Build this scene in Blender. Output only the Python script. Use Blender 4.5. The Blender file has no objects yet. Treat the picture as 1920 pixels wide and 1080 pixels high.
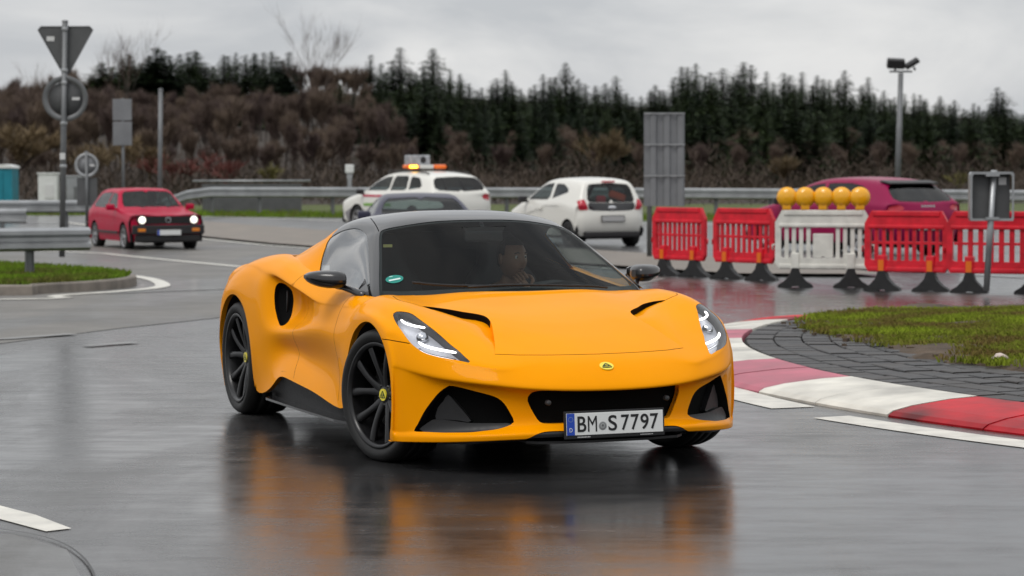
import bpy, bmesh, math, random
import numpy as np
from mathutils import Vector, Matrix, Quaternion
from mathutils.bvhtree import BVHTree
from mathutils.geometry import delaunay_2d_cdt

R = math.radians
scene = bpy.context.scene
# ------------------------------------------------------------------ camera
CAM_H, CAM_PITCH, CAM_F = 1.504, 0.0508, 4498.0
cam_data = bpy.data.cameras.new('camera')
cam = bpy.data.objects.new('camera', cam_data)
scene.collection.objects.link(cam)
cam.location = (0, 0, CAM_H)
cam.rotation_euler = (math.pi / 2 - CAM_PITCH, 0.0022, 0)
cam_data.sensor_width = 36.0
cam_data.lens = CAM_F * 36.0 / 1920.0
cam_data.clip_start = 0.5
cam_data.clip_end = 3000
cam_data.dof.use_dof = True
cam_data.dof.focus_distance = 11.9
cam_data.dof.aperture_fstop = 4.5
scene.camera = cam
scene.render.resolution_x, scene.render.resolution_y = 1024, 576
# ------------------------------------------------------------------ sky: overcast
SUN_EL, SUN_AZ = 56.0, 215.0       # high veiled sun behind the camera's left shoulder
world = bpy.data.worlds.new('World')
scene.world = world
world.use_nodes = True
wn, wl = world.node_tree.nodes, world.node_tree.links
bg = wn['Background']
sky = wn.new('ShaderNodeTexSky')
sky.sky_type = 'NISHITA'
sky.sun_disc = False
sky.sun_elevation = R(SUN_EL)
sky.sun_rotation = R(SUN_AZ)
sky.air_density = 1.0
sky.dust_density = 4.0
sky.ozone_density = 1.0
# the cloud layer: greys the blue out and carries soft cloud shapes
tc = wn.new('ShaderNodeTexCoord')
mp = wn.new('ShaderNodeMapping'); mp.inputs['Scale'].default_value = (1.0, 1.0, 2.6)
wl.new(tc.outputs['Generated'], mp.inputs['Vector'])
no = wn.new('ShaderNodeTexNoise'); no.inputs['Scale'].default_value = 5.5; no.inputs['Detail'].default_value = 7; no.inputs['Roughness'].default_value = .55
no.inputs['Distortion'].default_value = .5
wl.new(mp.outputs['Vector'], no.inputs['Vector'])
cr = wn.new('ShaderNodeValToRGB')
cr.color_ramp.elements[0].position = .38; cr.color_ramp.elements[0].color = (5.9, 6.1, 6.35, 1)
cr.color_ramp.elements[1].position = .62; cr.color_ramp.elements[1].color = (8.6, 8.6, 8.55, 1)
wl.new(no.outputs['Fac'], cr.inputs['Fac'])
mx = wn.new('ShaderNodeMix'); mx.data_type = 'RGBA'; mx.inputs['Factor'].default_value = .93
wl.new(sky.outputs['Color'], mx.inputs['A']); wl.new(cr.outputs['Color'], mx.inputs['B'])
# an overcast sky is brighter overhead than at the horizon
sep = wn.new('ShaderNodeSeparateXYZ'); wl.new(tc.outputs['Generated'], sep.inputs['Vector'])
ov = wn.new('ShaderNodeMapRange'); ov.inputs['To Min'].default_value = .93; ov.inputs['To Max'].default_value = 1.5; wl.new(sep.outputs['Z'], ov.inputs['Value'])
ml = wn.new('ShaderNodeMix'); ml.data_type = 'RGBA'; ml.blend_type = 'MULTIPLY'; ml.inputs['Factor'].default_value = 1
wl.new(mx.outputs['Result'], ml.inputs['A']); wl.new(ov.outputs['Result'], ml.inputs['B'])
wl.new(ml.outputs['Result'], bg.inputs['Color'])
bg.inputs['Strength'].default_value = 0.1
# ------------------------------------------------------------------ veiled sun
sun_d = bpy.data.lights.new('sun', 'SUN'); sun_d.energy = 1.3; sun_d.angle = R(25); sun_d.color = (1, .97, .93)
sun = bpy.data.objects.new('sun', sun_d); scene.collection.objects.link(sun)
sun.rotation_euler = (R(90 - SUN_EL), 0, R(180 - SUN_AZ))
scene.view_settings.view_transform = 'Standard'
scene.view_settings.look = 'None'
scene.view_settings.exposure = 0.0
scene.view_settings.gamma = 1.0
scene.cycles.max_bounces = 8
scene.cycles.transparent_max_bounces = 24
scene.cycles.caustics_reflective = False
scene.cycles.caustics_refractive = False
scene.cycles.sample_clamp_indirect = 6.0
# ------------------------------------------------------------------ helpers
COL = scene.collection
def tag(o, label=None, cat=None, group=None, kind=None):
    if label: o['label'] = label
    if cat: o['category'] = cat
    if group: o['group'] = group
    if kind: o['kind'] = kind
    return o
def empty(name, loc=(0, 0, 0), rz=0.0):
    o = bpy.data.objects.new(name, None); COL.objects.link(o)
    o.empty_display_size = .1
    o.location = loc; o.rotation_euler = (0, 0, rz)
    return o
def mesh_obj(name, verts, faces, mat, parent=None, smooth=False, normals=None, matidx=None):
    me = bpy.data.meshes.new(name)
    me.from_pydata([tuple(map(float, v)) for v in verts], [], [tuple(map(int, f)) for f in faces])
    mats = mat if isinstance(mat, (list, tuple)) else [mat]
    for m in mats: me.materials.append(m)
    if matidx is not None: me.polygons.foreach_set('material_index', np.asarray(matidx, dtype=np.int32))
    if smooth: me.shade_smooth()
    if normals is not None:
        me.normals_split_custom_set_from_vertices([tuple(map(float, n)) for n in normals])
    o = bpy.data.objects.new(name, me); COL.objects.link(o)
    if parent is not None: o.parent = parent
    return o
def link(name, me, parent=None, loc=None, rot=None):
    o = bpy.data.objects.new(name, me); COL.objects.link(o)
    if parent is not None: o.parent = parent
    if loc is not None: o.location = loc
    if rot is not None: o.rotation_euler = rot
    return o
def copy_tree(o, parent=None):
    c = o.copy(); COL.objects.link(c); c.parent = parent
    for ch in list(o.children): copy_tree(ch, c)
    return c
class MB:
    """collects simple shapes; build() makes one mesh object of them"""
    def __init__(s): s.v = []; s.f = []; s.sm = []
    def add(s, v, f, smooth=False):
        n = len(s.v); s.v += [tuple(map(float, q)) for q in v]; s.f += [tuple(n + i for i in q) for q in f]; s.sm += [smooth] * len(f)
        return s
    def box(s, c, d, rz=0.0, bev=0.0, rot=None):
        M = rot if rot is not None else Matrix.Rotation(rz, 3, 'Z')
        x, y, z = d[0] / 2, d[1] / 2, d[2] / 2
        if bev <= 0:
            vs = [(sx * x, sy * y, sz * z) for sz in (-1, 1) for sx, sy in ((-1, -1), (1, -1), (1, 1), (-1, 1))]
            fs = [(3, 2, 1, 0), (4, 5, 6, 7), (0, 1, 5, 4), (1, 2, 6, 5), (2, 3, 7, 6), (3, 0, 4, 7)]
        else:
            b = min(bev, x * .99, y * .99, z * .99)
            bm = bmesh.new(); bmesh.ops.create_cube(bm, size=1.0)
            for v in bm.verts: v.co = Vector((v.co.x * 2 * x, v.co.y * 2 * y, v.co.z * 2 * z))
            bmesh.ops.bevel(bm, geom=bm.edges[:], offset=b, segments=2, profile=.6, affect='EDGES')
            bm.verts.index_update()
            vs = [tuple(v.co) for v in bm.verts]; fs = [tuple(v.index for v in f.verts) for f in bm.faces]; bm.free()
        s.add([tuple(M @ Vector(v) + Vector(c)) for v in vs], fs)
        return s
    def tube(s, pts, r, n=8, cap=True, smooth=True):
        pts = [Vector(p) for p in pts]; k = len(pts)
        rr = r if isinstance(r, (list, tuple)) else [r] * k
        t0 = (pts[1] - pts[0]).normalized()
        up = Vector((0, 0, 1)) if abs(t0.z) < .9 else Vector((1, 0, 0))
        a = t0.cross(up).normalized()
        vs = []; fs = []
        for i in range(k):
            t = (pts[min(i + 1, k - 1)] - pts[max(i - 1, 0)]).normalized()
            a = (a - t * a.dot(t)).normalized(); b = t.cross(a)
            for j in range(n):
                w = 2 * math.pi * j / n
                vs.append(tuple(pts[i] + (a * math.cos(w) + b * math.sin(w)) * rr[i]))
        for i in range(k - 1):
            for j in range(n):
                fs.append((i * n + j, i * n + (j + 1) % n, (i + 1) * n + (j + 1) % n, (i + 1) * n + j))
        s.add(vs, fs, smooth)
        if cap:
            m = len(s.v) - len(vs)
            s.f.append(tuple(m + j for j in reversed(range(n)))); s.sm.append(False)
            s.f.append(tuple(m + (k - 1) * n + j for j in range(n))); s.sm.append(False)
        return s
    def lathe(s, prof, n=24, axis='Z', c=(0, 0, 0), smooth=True, close=False):
        """prof: (r, h) list, turned about the axis"""
        vs = []; fs = []; k = len(prof)
        for r_, h_ in prof:
            for j in range(n):
                w = 2 * math.pi * j / n
                p = {'Z': (r_ * math.cos(w), r_ * math.sin(w), h_), 'Y': (r_ * math.sin(w), h_, r_ * math.cos(w)), 'X': (h_, r_ * math.cos(w), r_ * math.sin(w))}[axis]
                vs.append((p[0] + c[0], p[1] + c[1], p[2] + c[2]))
        m = k if close else k - 1
        for i in range(m):
            for j in range(n):
                i2 = (i + 1) % k
                fs.append((i * n + j, i * n + (j + 1) % n, i2 * n + (j + 1) % n, i2 * n + j))
        s.add(vs, fs, smooth)
        return s
    def prism(s, poly, h0, h1, axis='Z', smooth=False):
        """polygon (2D) extruded along an axis: Z:(x,y) Y:(x,z) X:(y,z)"""
        n = len(poly)
        def P(p, h):
            return {'Z': (p[0], p[1], h), 'Y': (p[0], h, p[1]), 'X': (h, p[0], p[1])}[axis]
        vs = [P(p, h0) for p in poly] + [P(p, h1) for p in poly]
        ar = sum(poly[i][0] * poly[(i + 1) % n][1] - poly[(i + 1) % n][0] * poly[i][1] for i in range(n))
        flip = (ar * (h1 - h0) < 0) ^ (axis == 'Y')
        fs = [tuple(reversed(range(n))), tuple(range(n, 2 * n))] + [(i, (i + 1) % n, n + (i + 1) % n, n + i) for i in range(n)]
        if flip: fs = [tuple(reversed(f)) for f in fs]
        s.add(vs, fs, smooth)
        return s
    def grid(s, P, smooth=True, flip=False):
        P = np.asarray(P); a, b = P.shape[:2]
        fs = []
        for i in range(a - 1):
            for j in range(b - 1):
                q = (i * b + j, i * b + j + 1, (i + 1) * b + j + 1, (i + 1) * b + j)
                fs.append(tuple(reversed(q)) if flip else q)
        s.add(P.reshape(-1, 3), fs, smooth)
        return s
    def xf(s, M, a=0):
        M = M.to_4x4()
        s.v[a:] = [tuple(M @ Vector(q)) for q in s.v[a:]]
        return s
    def build(s, name, mat, parent=None):
        o = mesh_obj(name, s.v, s.f, mat, parent)
        o.data.polygons.foreach_set('use_smooth', s.sm)
        o.data.update()
        return o

# ------------------------------------------------------------------ materials
def nodes(m):
    return m.node_tree.nodes, m.node_tree.links
def pmat(name, col, rough=.5, metal=0.0, spec=.5, coat=0.0, coat_rough=.05, emit=None, estr=0.0, trans=0.0, ior=1.45, alpha=1.0, noise=None, bump=None):
    """Principled material; noise=(scale, amount) varies value, bump=(scale, strength, distance)"""
    m = bpy.data.materials.new(name); m.use_nodes = True
    n, l = nodes(m); p = n['Principled BSDF']
    p.inputs['Base Color'].default_value = (*col, 1)
    p.inputs['Roughness'].default_value = rough
    p.inputs['Metallic'].default_value = metal
    p.inputs['Specular IOR Level'].default_value = spec
    p.inputs['Coat Weight'].default_value = coat
    p.inputs['Coat Roughness'].default_value = coat_rough
    p.inputs['IOR'].default_value = ior
    p.inputs['Transmission Weight'].default_value = trans
    p.inputs['Alpha'].default_value = alpha
    if emit:
        p.inputs['Emission Color'].default_value = (*emit, 1); p.inputs['Emission Strength'].default_value = estr
    if noise or bump:
        tcn = n.new('ShaderNodeTexCoord')
    if noise:
        t = n.new('ShaderNodeTexNoise'); t.inputs['Scale'].default_value = noise[0]; t.inputs['Detail'].default_value = 5
        l.new(tcn.outputs['Object'], t.inputs['Vector'])
        r = n.new('ShaderNodeMapRange'); r.inputs['From Min'].default_value = .3; r.inputs['From Max'].default_value = .7
        r.inputs['To Min'].default_value = 1 - noise[1]; r.inputs['To Max'].default_value = 1 + noise[1]
        l.new(t.outputs['Fac'], r.inputs['Value'])
        hm = n.new('ShaderNodeMix'); hm.data_type = 'RGBA'; hm.blend_type = 'MULTIPLY'; hm.inputs['Factor'].default_value = 1
        hm.inputs['A'].default_value = (*col, 1); l.new(r.outputs['Result'], hm.inputs['B'])
        l.new(hm.outputs['Result'], p.inputs['Base Color'])
        r2 = n.new('ShaderNodeMapRange'); r2.inputs['To Min'].default_value = max(.02, rough - .12 * min(1, rough * 2)); r2.inputs['To Max'].default_value = min(1, rough + .15)
        l.new(t.outputs['Fac'], r2.inputs['Value']); l.new(r2.outputs['Result'], p.inputs['Roughness'])
    if bump:
        t = n.new('ShaderNodeTexNoise'); t.inputs['Scale'].default_value = bump[0]; t.inputs['Detail'].default_value = 4
        l.new(tcn.outputs['Object'], t.inputs['Vector'])
        b = n.new('ShaderNodeBump'); b.inputs['Strength'].default_value = bump[1]; b.inputs['Distance'].default_value = bump[2]
        l.new(t.outputs['Fac'], b.inputs['Height']); l.new(b.outputs['Normal'], p.inputs['Normal'])
    return m
def glass_mat(name, tint, rough=.0, refl=1.0):
    """thin tinted pane: see-through by the tint, mirror by Fresnel"""
    m = bpy.data.materials.new(name); m.use_nodes = True
    n, l = nodes(m); n.remove(n['Principled BSDF'])
    out = n['Material Output']
    tr = n.new('ShaderNodeBsdfTransparent'); tr.inputs['Color'].default_value = (*tint, 1)
    gl = n.new('ShaderNodeBsdfGlossy'); gl.inputs['Roughness'].default_value = rough; gl.inputs['Color'].default_value = (1, 1, 1, 1)
    # Schlick reflectance of a flat pane, the same from either side
    ge = n.new('ShaderNodeNewGeometry'); dp = n.new('ShaderNodeVectorMath'); dp.operation = 'DOT_PRODUCT'
    l.new(ge.outputs['Normal'], dp.inputs[0]); l.new(ge.outputs['Incoming'], dp.inputs[1])
    ab = n.new('ShaderNodeMath'); ab.operation = 'ABSOLUTE'; l.new(dp.outputs['Value'], ab.inputs[0])
    om = n.new('ShaderNodeMath'); om.operation = 'SUBTRACT'; om.inputs[0].default_value = 1; l.new(ab.outputs['Value'], om.inputs[1])
    pw = n.new('ShaderNodeMath'); pw.operation = 'POWER'; pw.inputs[1].default_value = 5; l.new(om.outputs['Value'], pw.inputs[0])
    lw = n.new('ShaderNodeMath'); lw.operation = 'MULTIPLY_ADD'; lw.inputs[1].default_value = .96; lw.inputs[2].default_value = .04; l.new(pw.outputs['Value'], lw.inputs[0])
    ma = n.new('ShaderNodeMath'); ma.operation = 'MULTIPLY'; ma.inputs[1].default_value = refl; ma.use_clamp = True
    ms = n.new('ShaderNodeMixShader')
    l.new(lw.outputs['Value'], ma.inputs[0]); l.new(ma.outputs['Value'], ms.inputs['Fac'])
    l.new(tr.outputs['BSDF'], ms.inputs[1]); l.new(gl.outputs['BSDF'], ms.inputs[2]); l.new(ms.outputs['Shader'], out.inputs['Surface'])
    return m

# ------------------------------------------------------------------ free-form surfaces
def _basis(t):
    t2, t3 = t * t, t * t * t
    return np.stack([(1 - 3 * t + 3 * t2 - t3) / 6, (4 - 6 * t2 + 3 * t3) / 6, (1 + 3 * t + 3 * t2 - 3 * t3) / 6, t3 / 6], -1)
class Surf:
    """cubic B-spline sheet through a net of points P[row][col]; mirror=True: column 0 lies on y=0 and the sheet runs smoothly across it"""
    def __init__(s, P, mirror=True, iters=2, sub=3):
        P = np.array(P, float); s.mirror = mirror
        s.C = P.copy(); s.nv, s.nu = P.shape[:2]
        vv, uu = np.meshgrid(np.arange(s.nv), np.arange(s.nu), indexing='ij')
        for _ in range(iters):
            s._pad(); s.C = s.C + .9 * (P - s.ev(uu, vv))
        s._pad()
        nU, nV = (s.nu - 1) * sub + 1, (s.nv - 1) * sub + 1
        s.gu, s.gv = np.linspace(0, s.nu - 1, nU), np.linspace(0, s.nv - 1, nV)
        V, U = np.meshgrid(s.gv, s.gu, indexing='ij')
        s.UV = np.stack([U, V], -1).reshape(-1, 2)
        G = s.ev(U, V).reshape(-1, 3)
        tr = []
        for i in range(nV - 1):
            for j in range(nU - 1):
                a = i * nU + j; tr += [(a, a + 1, a + nU + 1), (a, a + nU + 1, a + nU)]
        s.G, s.T = G, tr
        s.bvh = BVHTree.FromPolygons([tuple(g) for g in G], tr)
    def _pad(s):
        C = s.C
        C = np.concatenate([2 * C[:1] - C[1:2], C, 2 * C[-1:] - C[-2:-1]], 0)
        if s.mirror: left = C[:, 1:2] * [1, -1, 1]
        else: left = 2 * C[:, :1] - C[:, 1:2]
        s.K = np.concatenate([left, C, 2 * C[:, -1:] - C[:, -2:-1]], 1)
    def ev(s, u, v):
        u = np.clip(np.asarray(u, float), 0, s.nu - 1); v = np.clip(np.asarray(v, float), 0, s.nv - 1)
        iu = np.minimum(u.astype(int), s.nu - 2); iv = np.minimum(v.astype(int), s.nv - 2)
        bu, bv = _basis(u - iu), _basis(v - iv)
        r = 0
        for a in range(4):
            for b in range(4):
                r = r + (bv[..., a] * bu[..., b])[..., None] * s.K[iv + a, iu + b]
        return r
    def nrm(s, u, v, e=.02):
        u = np.asarray(u, float); v = np.asarray(v, float)
        du = s.ev(np.minimum(u + e, s.nu - 1), v) - s.ev(np.maximum(u - e, 0), v)
        dv = s.ev(u, np.minimum(v + e, s.nv - 1)) - s.ev(u, np.maximum(v - e, 0))
        n = np.cross(du, dv); return n / (np.linalg.norm(n, axis=-1, keepdims=True) + 1e-12)
    def hit(s, o, d):
        p, n, i, t = s.bvh.ray_cast(Vector(o), Vector(d).normalized())
        if p is None: return None
        return s._bary(p, i)
    def near(s, q):
        p, n, i, t = s.bvh.find_nearest(Vector(q)); return s._bary(p, i)
    def _bary(s, p, i):
        a, b, c = (s.G[k] for k in s.T[i]); p = np.array(p)
        M = np.stack([b - a, c - a], 1); w = np.linalg.lstsq(M, p - a, rcond=None)[0]
        ua, ub, uc = (s.UV[k] for k in s.T[i])
        return ua + w[0] * (ub - ua) + w[1] * (uc - ua)
    def view(s, pts, axis):
        """outline given in a view -> uv. axis 'x': (y,z) seen from the front, 'y': (x,z) seen from the left side, 'z': (x,y) from above"""
        r = []
        for p in pts:
            if axis == 'x': h = s.hit((5, p[0], p[1]), (-1, 0, 0))
            elif axis == 'y': h = s.hit((p[0], 5, p[1]), (0, -1, 0))
            else: h = s.hit((p[0], p[1], 5), (0, 0, -1))
            if h is not None: r.append(h)
        return np.array(r)
    def offset(s, uv, w):
        """polyline in uv moved sideways by w metres on the surface"""
        uv = np.asarray(uv); t = np.gradient(uv, axis=0); e = .02
        su = (s.ev(uv[:, 0] + e, uv[:, 1]) - s.ev(uv[:, 0] - e, uv[:, 1])) / (2 * e)
        sv = (s.ev(uv[:, 0], uv[:, 1] + e) - s.ev(uv[:, 0], uv[:, 1] - e)) / (2 * e)
        E, F, G = (su * su).sum(1), (su * sv).sum(1), (sv * sv).sum(1)
        # n with t^T M n = 0
        a = E * t[:, 0] + F * t[:, 1]; b = F * t[:, 0] + G * t[:, 1]
        n = np.stack([-b, a], 1); L = np.sqrt(E * n[:, 0] ** 2 + 2 * F * n[:, 0] * n[:, 1] + G * n[:, 1] ** 2) + 1e-9
        return uv + n / L[:, None] * w
def resample(pts, n, closed=False, smooth=0):
    p = np.array(pts, float)
    if smooth:   # Catmull-Rom through the points
        q = []; m = len(p)
        rng = range(m if closed else m - 1)
        for i in rng:
            if closed: a, b, c, d = p[(i - 1) % m], p[i], p[(i + 1) % m], p[(i + 2) % m]
            else: a, b, c, d = p[max(i - 1, 0)], p[i], p[i + 1], p[min(i + 2, m - 1)]
            for t in np.linspace(0, 1, smooth, endpoint=False):
                q.append(.5 * (2 * b + (c - a) * t + (2 * a - 5 * b + 4 * c - d) * t * t + (3 * b - a - 3 * c + d) * t ** 3))
        if not closed: q.append(p[-1])
        p = np.array(q)
    if closed: p = np.concatenate([p, p[:1]])
    L = np.concatenate([[0], np.cumsum(np.linalg.norm(np.diff(p, axis=0), axis=1))])
    t = np.linspace(0, L[-1], n + 1)[:-1] if closed else np.linspace(0, L[-1], n)
    return np.stack([np.interp(t, L, p[:, k]) for k in range(p.shape[1])], 1)
def inside(poly, pts):
    poly = np.asarray(poly); x, y = pts[:, 0], pts[:, 1]; c = np.zeros(len(pts), bool); n = len(poly); j = n - 1
    for i in range(n):
        xi, yi = poly[i]; xj, yj = poly[j]
        c ^= ((yi > y) != (yj > y)) & (x < (xj - xi) * (y - yi) / (yj - yi + 1e-15) + xi)
        j = i
    return c
class Sheet:
    """a Surf triangulated with exact outlines; regions = {name: uv polygon}; later ones win"""
    def __init__(s, surf, regions, sub=4, umax=None):
        s.S = surf
        nU, nV = (surf.nu - 1) * sub + 1, (surf.nv - 1) * sub + 1
        V, U = np.meshgrid(np.linspace(0, surf.nv - 1, nV), np.linspace(0, surf.nu - 1, nU), indexing='ij')
        pts = np.stack([U, V], -1).reshape(-1, 2)
        seg_p = []; seg_e = []
        keep = np.ones(len(pts), bool)
        for name, poly in regions.items():
            poly = np.asarray(poly); n = len(poly); b = len(seg_p)
            seg_p += list(poly); seg_e += [(b + i, b + (i + 1) % n) for i in range(n)]
            for q in poly:
                keep &= (np.abs(pts - q).max(1) > .06 * 4 / sub) | (pts[:, 0] == 0) | (pts[:, 0] == surf.nu - 1) | (pts[:, 1] == 0) | (pts[:, 1] == surf.nv - 1)
        pts = pts[keep]; m = len(seg_p)
        allp = [Vector((float(q[0]), float(q[1]))) for q in seg_p] + [Vector((float(q[0]), float(q[1]))) for q in pts]
        vo, eo, fo, *_ = delaunay_2d_cdt(allp, seg_e, [], 0, 1e-6)
        s.uv = np.array([(q.x, q.y) for q in vo]); F = np.array([f for f in fo if len(f) == 3])
        s.F = F
        c = s.uv[F].mean(1)
        s.reg = np.zeros(len(F), int); s.names = ['_'] + list(regions)
        for k, poly in enumerate(regions.values(), 1): s.reg[inside(poly, c)] = k
        s.P = surf.ev(s.uv[:, 0], s.uv[:, 1]); s.N = surf.nrm(s.uv[:, 0], s.uv[:, 1])
        if surf.mirror:
            c0 = s.uv[:, 0] < 1e-4; s.P[c0, 1] = 0; s.N[c0, 1] = 0; s.N /= np.linalg.norm(s.N, axis=1, keepdims=True)
        # cull degenerate
        a = np.linalg.norm(np.cross(s.P[F[:, 1]] - s.P[F[:, 0]], s.P[F[:, 2]] - s.P[F[:, 0]]), axis=1)
        w_ = s.uv[F]; ua = np.abs((w_[:, 1, 0] - w_[:, 0, 0]) * (w_[:, 2, 1] - w_[:, 0, 1]) - (w_[:, 2, 0] - w_[:, 0, 0]) * (w_[:, 1, 1] - w_[:, 0, 1]))
        ok = (a > 1e-10) & (ua > 1e-6) & (w_[:, :, 0].max(1) > 2e-3); s.F, s.reg = s.F[ok], s.reg[ok]; s.cuv = c[ok]
    def piece(s, mask, off=0.0, side=1):
        F = s.F[mask]; idx, inv = np.unique(F, return_inverse=True); inv = inv.reshape(F.shape)
        N = s.N[idx]; P = s.P[idx] + N * off
        if side < 0: P = P * [1, -1, 1]; N = N * [1, -1, 1]; inv = inv[:, ::-1]
        return P, inv, N
    def make(s, name, mask, mat, parent, sides=(1, -1), off=0.0, joined=True):
        if isinstance(mask, (list, tuple, str)):
            ns = [mask] if isinstance(mask, str) else mask
            mask = np.isin(s.reg, [s.names.index(q) for q in ns])
        if joined:
            VV = []; FF = []; NN = []; b = 0
            for sd in sides:
                P, F, N = s.piece(mask, off, sd); VV.append(P); FF.append(F + b); NN.append(N); b += len(P)
            V = np.concatenate(VV); F = np.concatenate(FF); N = np.concatenate(NN)
            return mesh_obj(name, V, F, mat, parent, True, N)
        return [mesh_obj(name, P, F, mat, parent, True, N) for sd in sides for P, F, N in [s.piece(mask, off, sd)]]
def rim_strip(surf, uv, depth, closed=True, off=0.0, push=None, steps=3):
    """strip from an outline on the surface inwards along the normal (or push vector)"""
    uv = np.asarray(uv); P = surf.ev(uv[:, 0], uv[:, 1]); N = surf.nrm(uv[:, 0], uv[:, 1])
    d = -N if push is None else np.tile(np.array(push, float), (len(uv), 1))
    rows = [P + N * off + d * depth * k / steps for k in range(steps + 1)]
    G = np.stack(rows, 0)
    if closed: G = np.concatenate([G, G[:, :1]], 1)
    return G
# ------------------------------------------------------------------ ground
GY = [-40, 18, 30, 45, 52, 60, 70, 85, 3000]; GZ = [0, 0, -.065, -.17, -.20, -.15, 0, .05, .05]
def gz(y): return float(np.interp(y, GY, GZ))
def asphalt(name, dry, wet, wetness, rough_wet=.10, rough_dry=.45, sc=1.0, film=1.0):
    m = bpy.data.materials.new(name); m.use_nodes = True
    n, l = nodes(m); p = n['Principled BSDF']
    t = n.new('ShaderNodeTexCoord')
    mp = n.new('ShaderNodeMapping'); mp.inputs['Rotation'].default_value = (0, 0, R(-25)); mp.inputs['Scale'].default_value = (.55 * sc, .16 * sc, 1)
    l.new(t.outputs['Object'], mp.inputs['Vector'])
    a = n.new('ShaderNodeTexNoise'); a.inputs['Scale'].default_value = 1.0; a.inputs['Detail'].default_value = 7; a.inputs['Roughness'].default_value = .62; a.inputs['Distortion'].default_value = .6
    l.new(mp.outputs['Vector'], a.inputs['Vector'])
    r = n.new('ShaderNodeMapRange'); r.inputs['From Min'].default_value = .30 + wetness * .30; r.inputs['From Max'].default_value = .50 + wetness * .30; r.clamp = True
    l.new(a.outputs['Fac'], r.inputs['Value'])                       # 1 = drier
    g = n.new('ShaderNodeTexNoise'); g.inputs['Scale'].default_value = 95; g.inputs['Detail'].default_value = 5; g.inputs['Roughness'].default_value = .7
    l.new(t.outputs['Object'], g.inputs['Vector'])
    s = n.new('ShaderNodeTexNoise'); s.inputs['Scale'].default_value = .9; s.inputs['Detail'].default_value = 6
    l.new(t.outputs['Object'], s.inputs['Vector'])
    c = n.new('ShaderNodeMix'); c.data_type = 'RGBA'; c.inputs['A'].default_value = (*wet, 1); c.inputs['B'].default_value = (*dry, 1)
    l.new(r.outputs['Result'], c.inputs['Factor'])
    gr = n.new('ShaderNodeMapRange'); gr.inputs['From Min'].default_value = .3; gr.inputs['From Max'].default_value = .75; gr.inputs['To Min'].default_value = .6; gr.inputs['To Max'].default_value = 1.5
    l.new(g.outputs['Fac'], gr.inputs['Value'])
    sr = n.new('ShaderNodeMapRange'); sr.inputs['From Min'].default_value = .3; sr.inputs['From Max'].default_value = .7; sr.inputs['To Min'].default_value = .78; sr.inputs['To Max'].default_value = 1.2
    l.new(s.outputs['Fac'], sr.inputs['Value'])
    mu = n.new('ShaderNodeMath'); mu.operation = 'MULTIPLY'; l.new(gr.outputs['Result'], mu.inputs[0]); l.new(sr.outputs['Result'], mu.inputs[1])
    c2 = n.new('ShaderNodeMix'); c2.data_type = 'RGBA'; c2.blend_type = 'MULTIPLY'; c2.inputs['Factor'].default_value = 1
    l.new(c.outputs['Result'], c2.inputs['A']); l.new(mu.outputs['Value'], c2.inputs['B'])
    l.new(c2.outputs['Result'], p.inputs['Base Color'])
    rr = n.new('ShaderNodeMapRange'); rr.inputs['To Min'].default_value = rough_wet; rr.inputs['To Max'].default_value = rough_dry
    l.new(r.outputs['Result'], rr.inputs['Value'])
    mp3 = n.new('ShaderNodeMapping'); mp3.inputs['Scale'].default_value = (.9, 2.6, 1); mp3.inputs['Rotation'].default_value = (0, 0, R(14)); l.new(t.outputs['Object'], mp3.inputs['Vector'])
    st = n.new('ShaderNodeTexNoise'); st.inputs['Scale'].default_value = 1.7; st.inputs['Detail'].default_value = 8; st.inputs['Roughness'].default_value = .7; l.new(mp3.outputs['Vector'], st.inputs['Vector'])
    sq = n.new('ShaderNodeMapRange'); sq.inputs['From Min'].default_value = .40; sq.inputs['From Max'].default_value = .66; l.new(st.outputs['Fac'], sq.inputs['Value'])
    rs = n.new('ShaderNodeMath'); rs.operation = 'MULTIPLY_ADD'; rs.inputs[1].default_value = .13; l.new(sq.outputs['Result'], rs.inputs[0]); l.new(rr.outputs['Result'], rs.inputs[2])
    l.new(rs.outputs['Value'], p.inputs['Roughness'])
    p.inputs['Specular IOR Level'].default_value = .5
    cw = n.new('ShaderNodeMapRange'); cw.inputs['To Min'].default_value = film; cw.inputs['To Max'].default_value = .15 * film; l.new(r.outputs['Result'], cw.inputs['Value']); l.new(cw.outputs['Result'], p.inputs['Coat Weight'])
    p.inputs['Coat Roughness'].default_value = .13; p.inputs['Coat IOR'].default_value = 1.4
    b = n.new('ShaderNodeBump'); b.inputs['Distance'].default_value = .004
    bs = n.new('ShaderNodeMapRange'); bs.inputs['To Min'].default_value = .055; bs.inputs['To Max'].default_value = .4
    l.new(r.outputs['Result'], bs.inputs['Value']); l.new(bs.outputs['Result'], b.inputs['Strength'])
    l.new(g.outputs['Fac'], b.inputs['Height'])
    # shallow ripples of the water film, drawn out across the road
    mp2 = n.new('ShaderNodeMapping'); mp2.inputs['Scale'].default_value = (2.2, 9.0, 1); mp2.inputs['Rotation'].default_value = (0, 0, R(8)); l.new(t.outputs['Object'], mp2.inputs['Vector'])
    w = n.new('ShaderNodeTexNoise'); w.inputs['Scale'].default_value = 1.6; w.inputs['Detail'].default_value = 5; w.inputs['Roughness'].default_value = .6; l.new(mp2.outputs['Vector'], w.inputs['Vector'])
    b2 = n.new('ShaderNodeBump'); b2.inputs['Distance'].default_value = .004; b2.inputs['Strength'].default_value = .06; l.new(w.outputs['Fac'], b2.inputs['Height']); l.new(b.outputs['Normal'], b2.inputs['Normal'])
    l.new(b2.outputs['Normal'], p.inputs['Normal']); l.new(b2.outputs['Normal'], p.inputs['Coat Normal'])
    return m
M_asphalt = asphalt('wet_asphalt', (.075, .072, .070), (.028, .028, .029), .54, .15, .30, film=.12)
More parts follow.
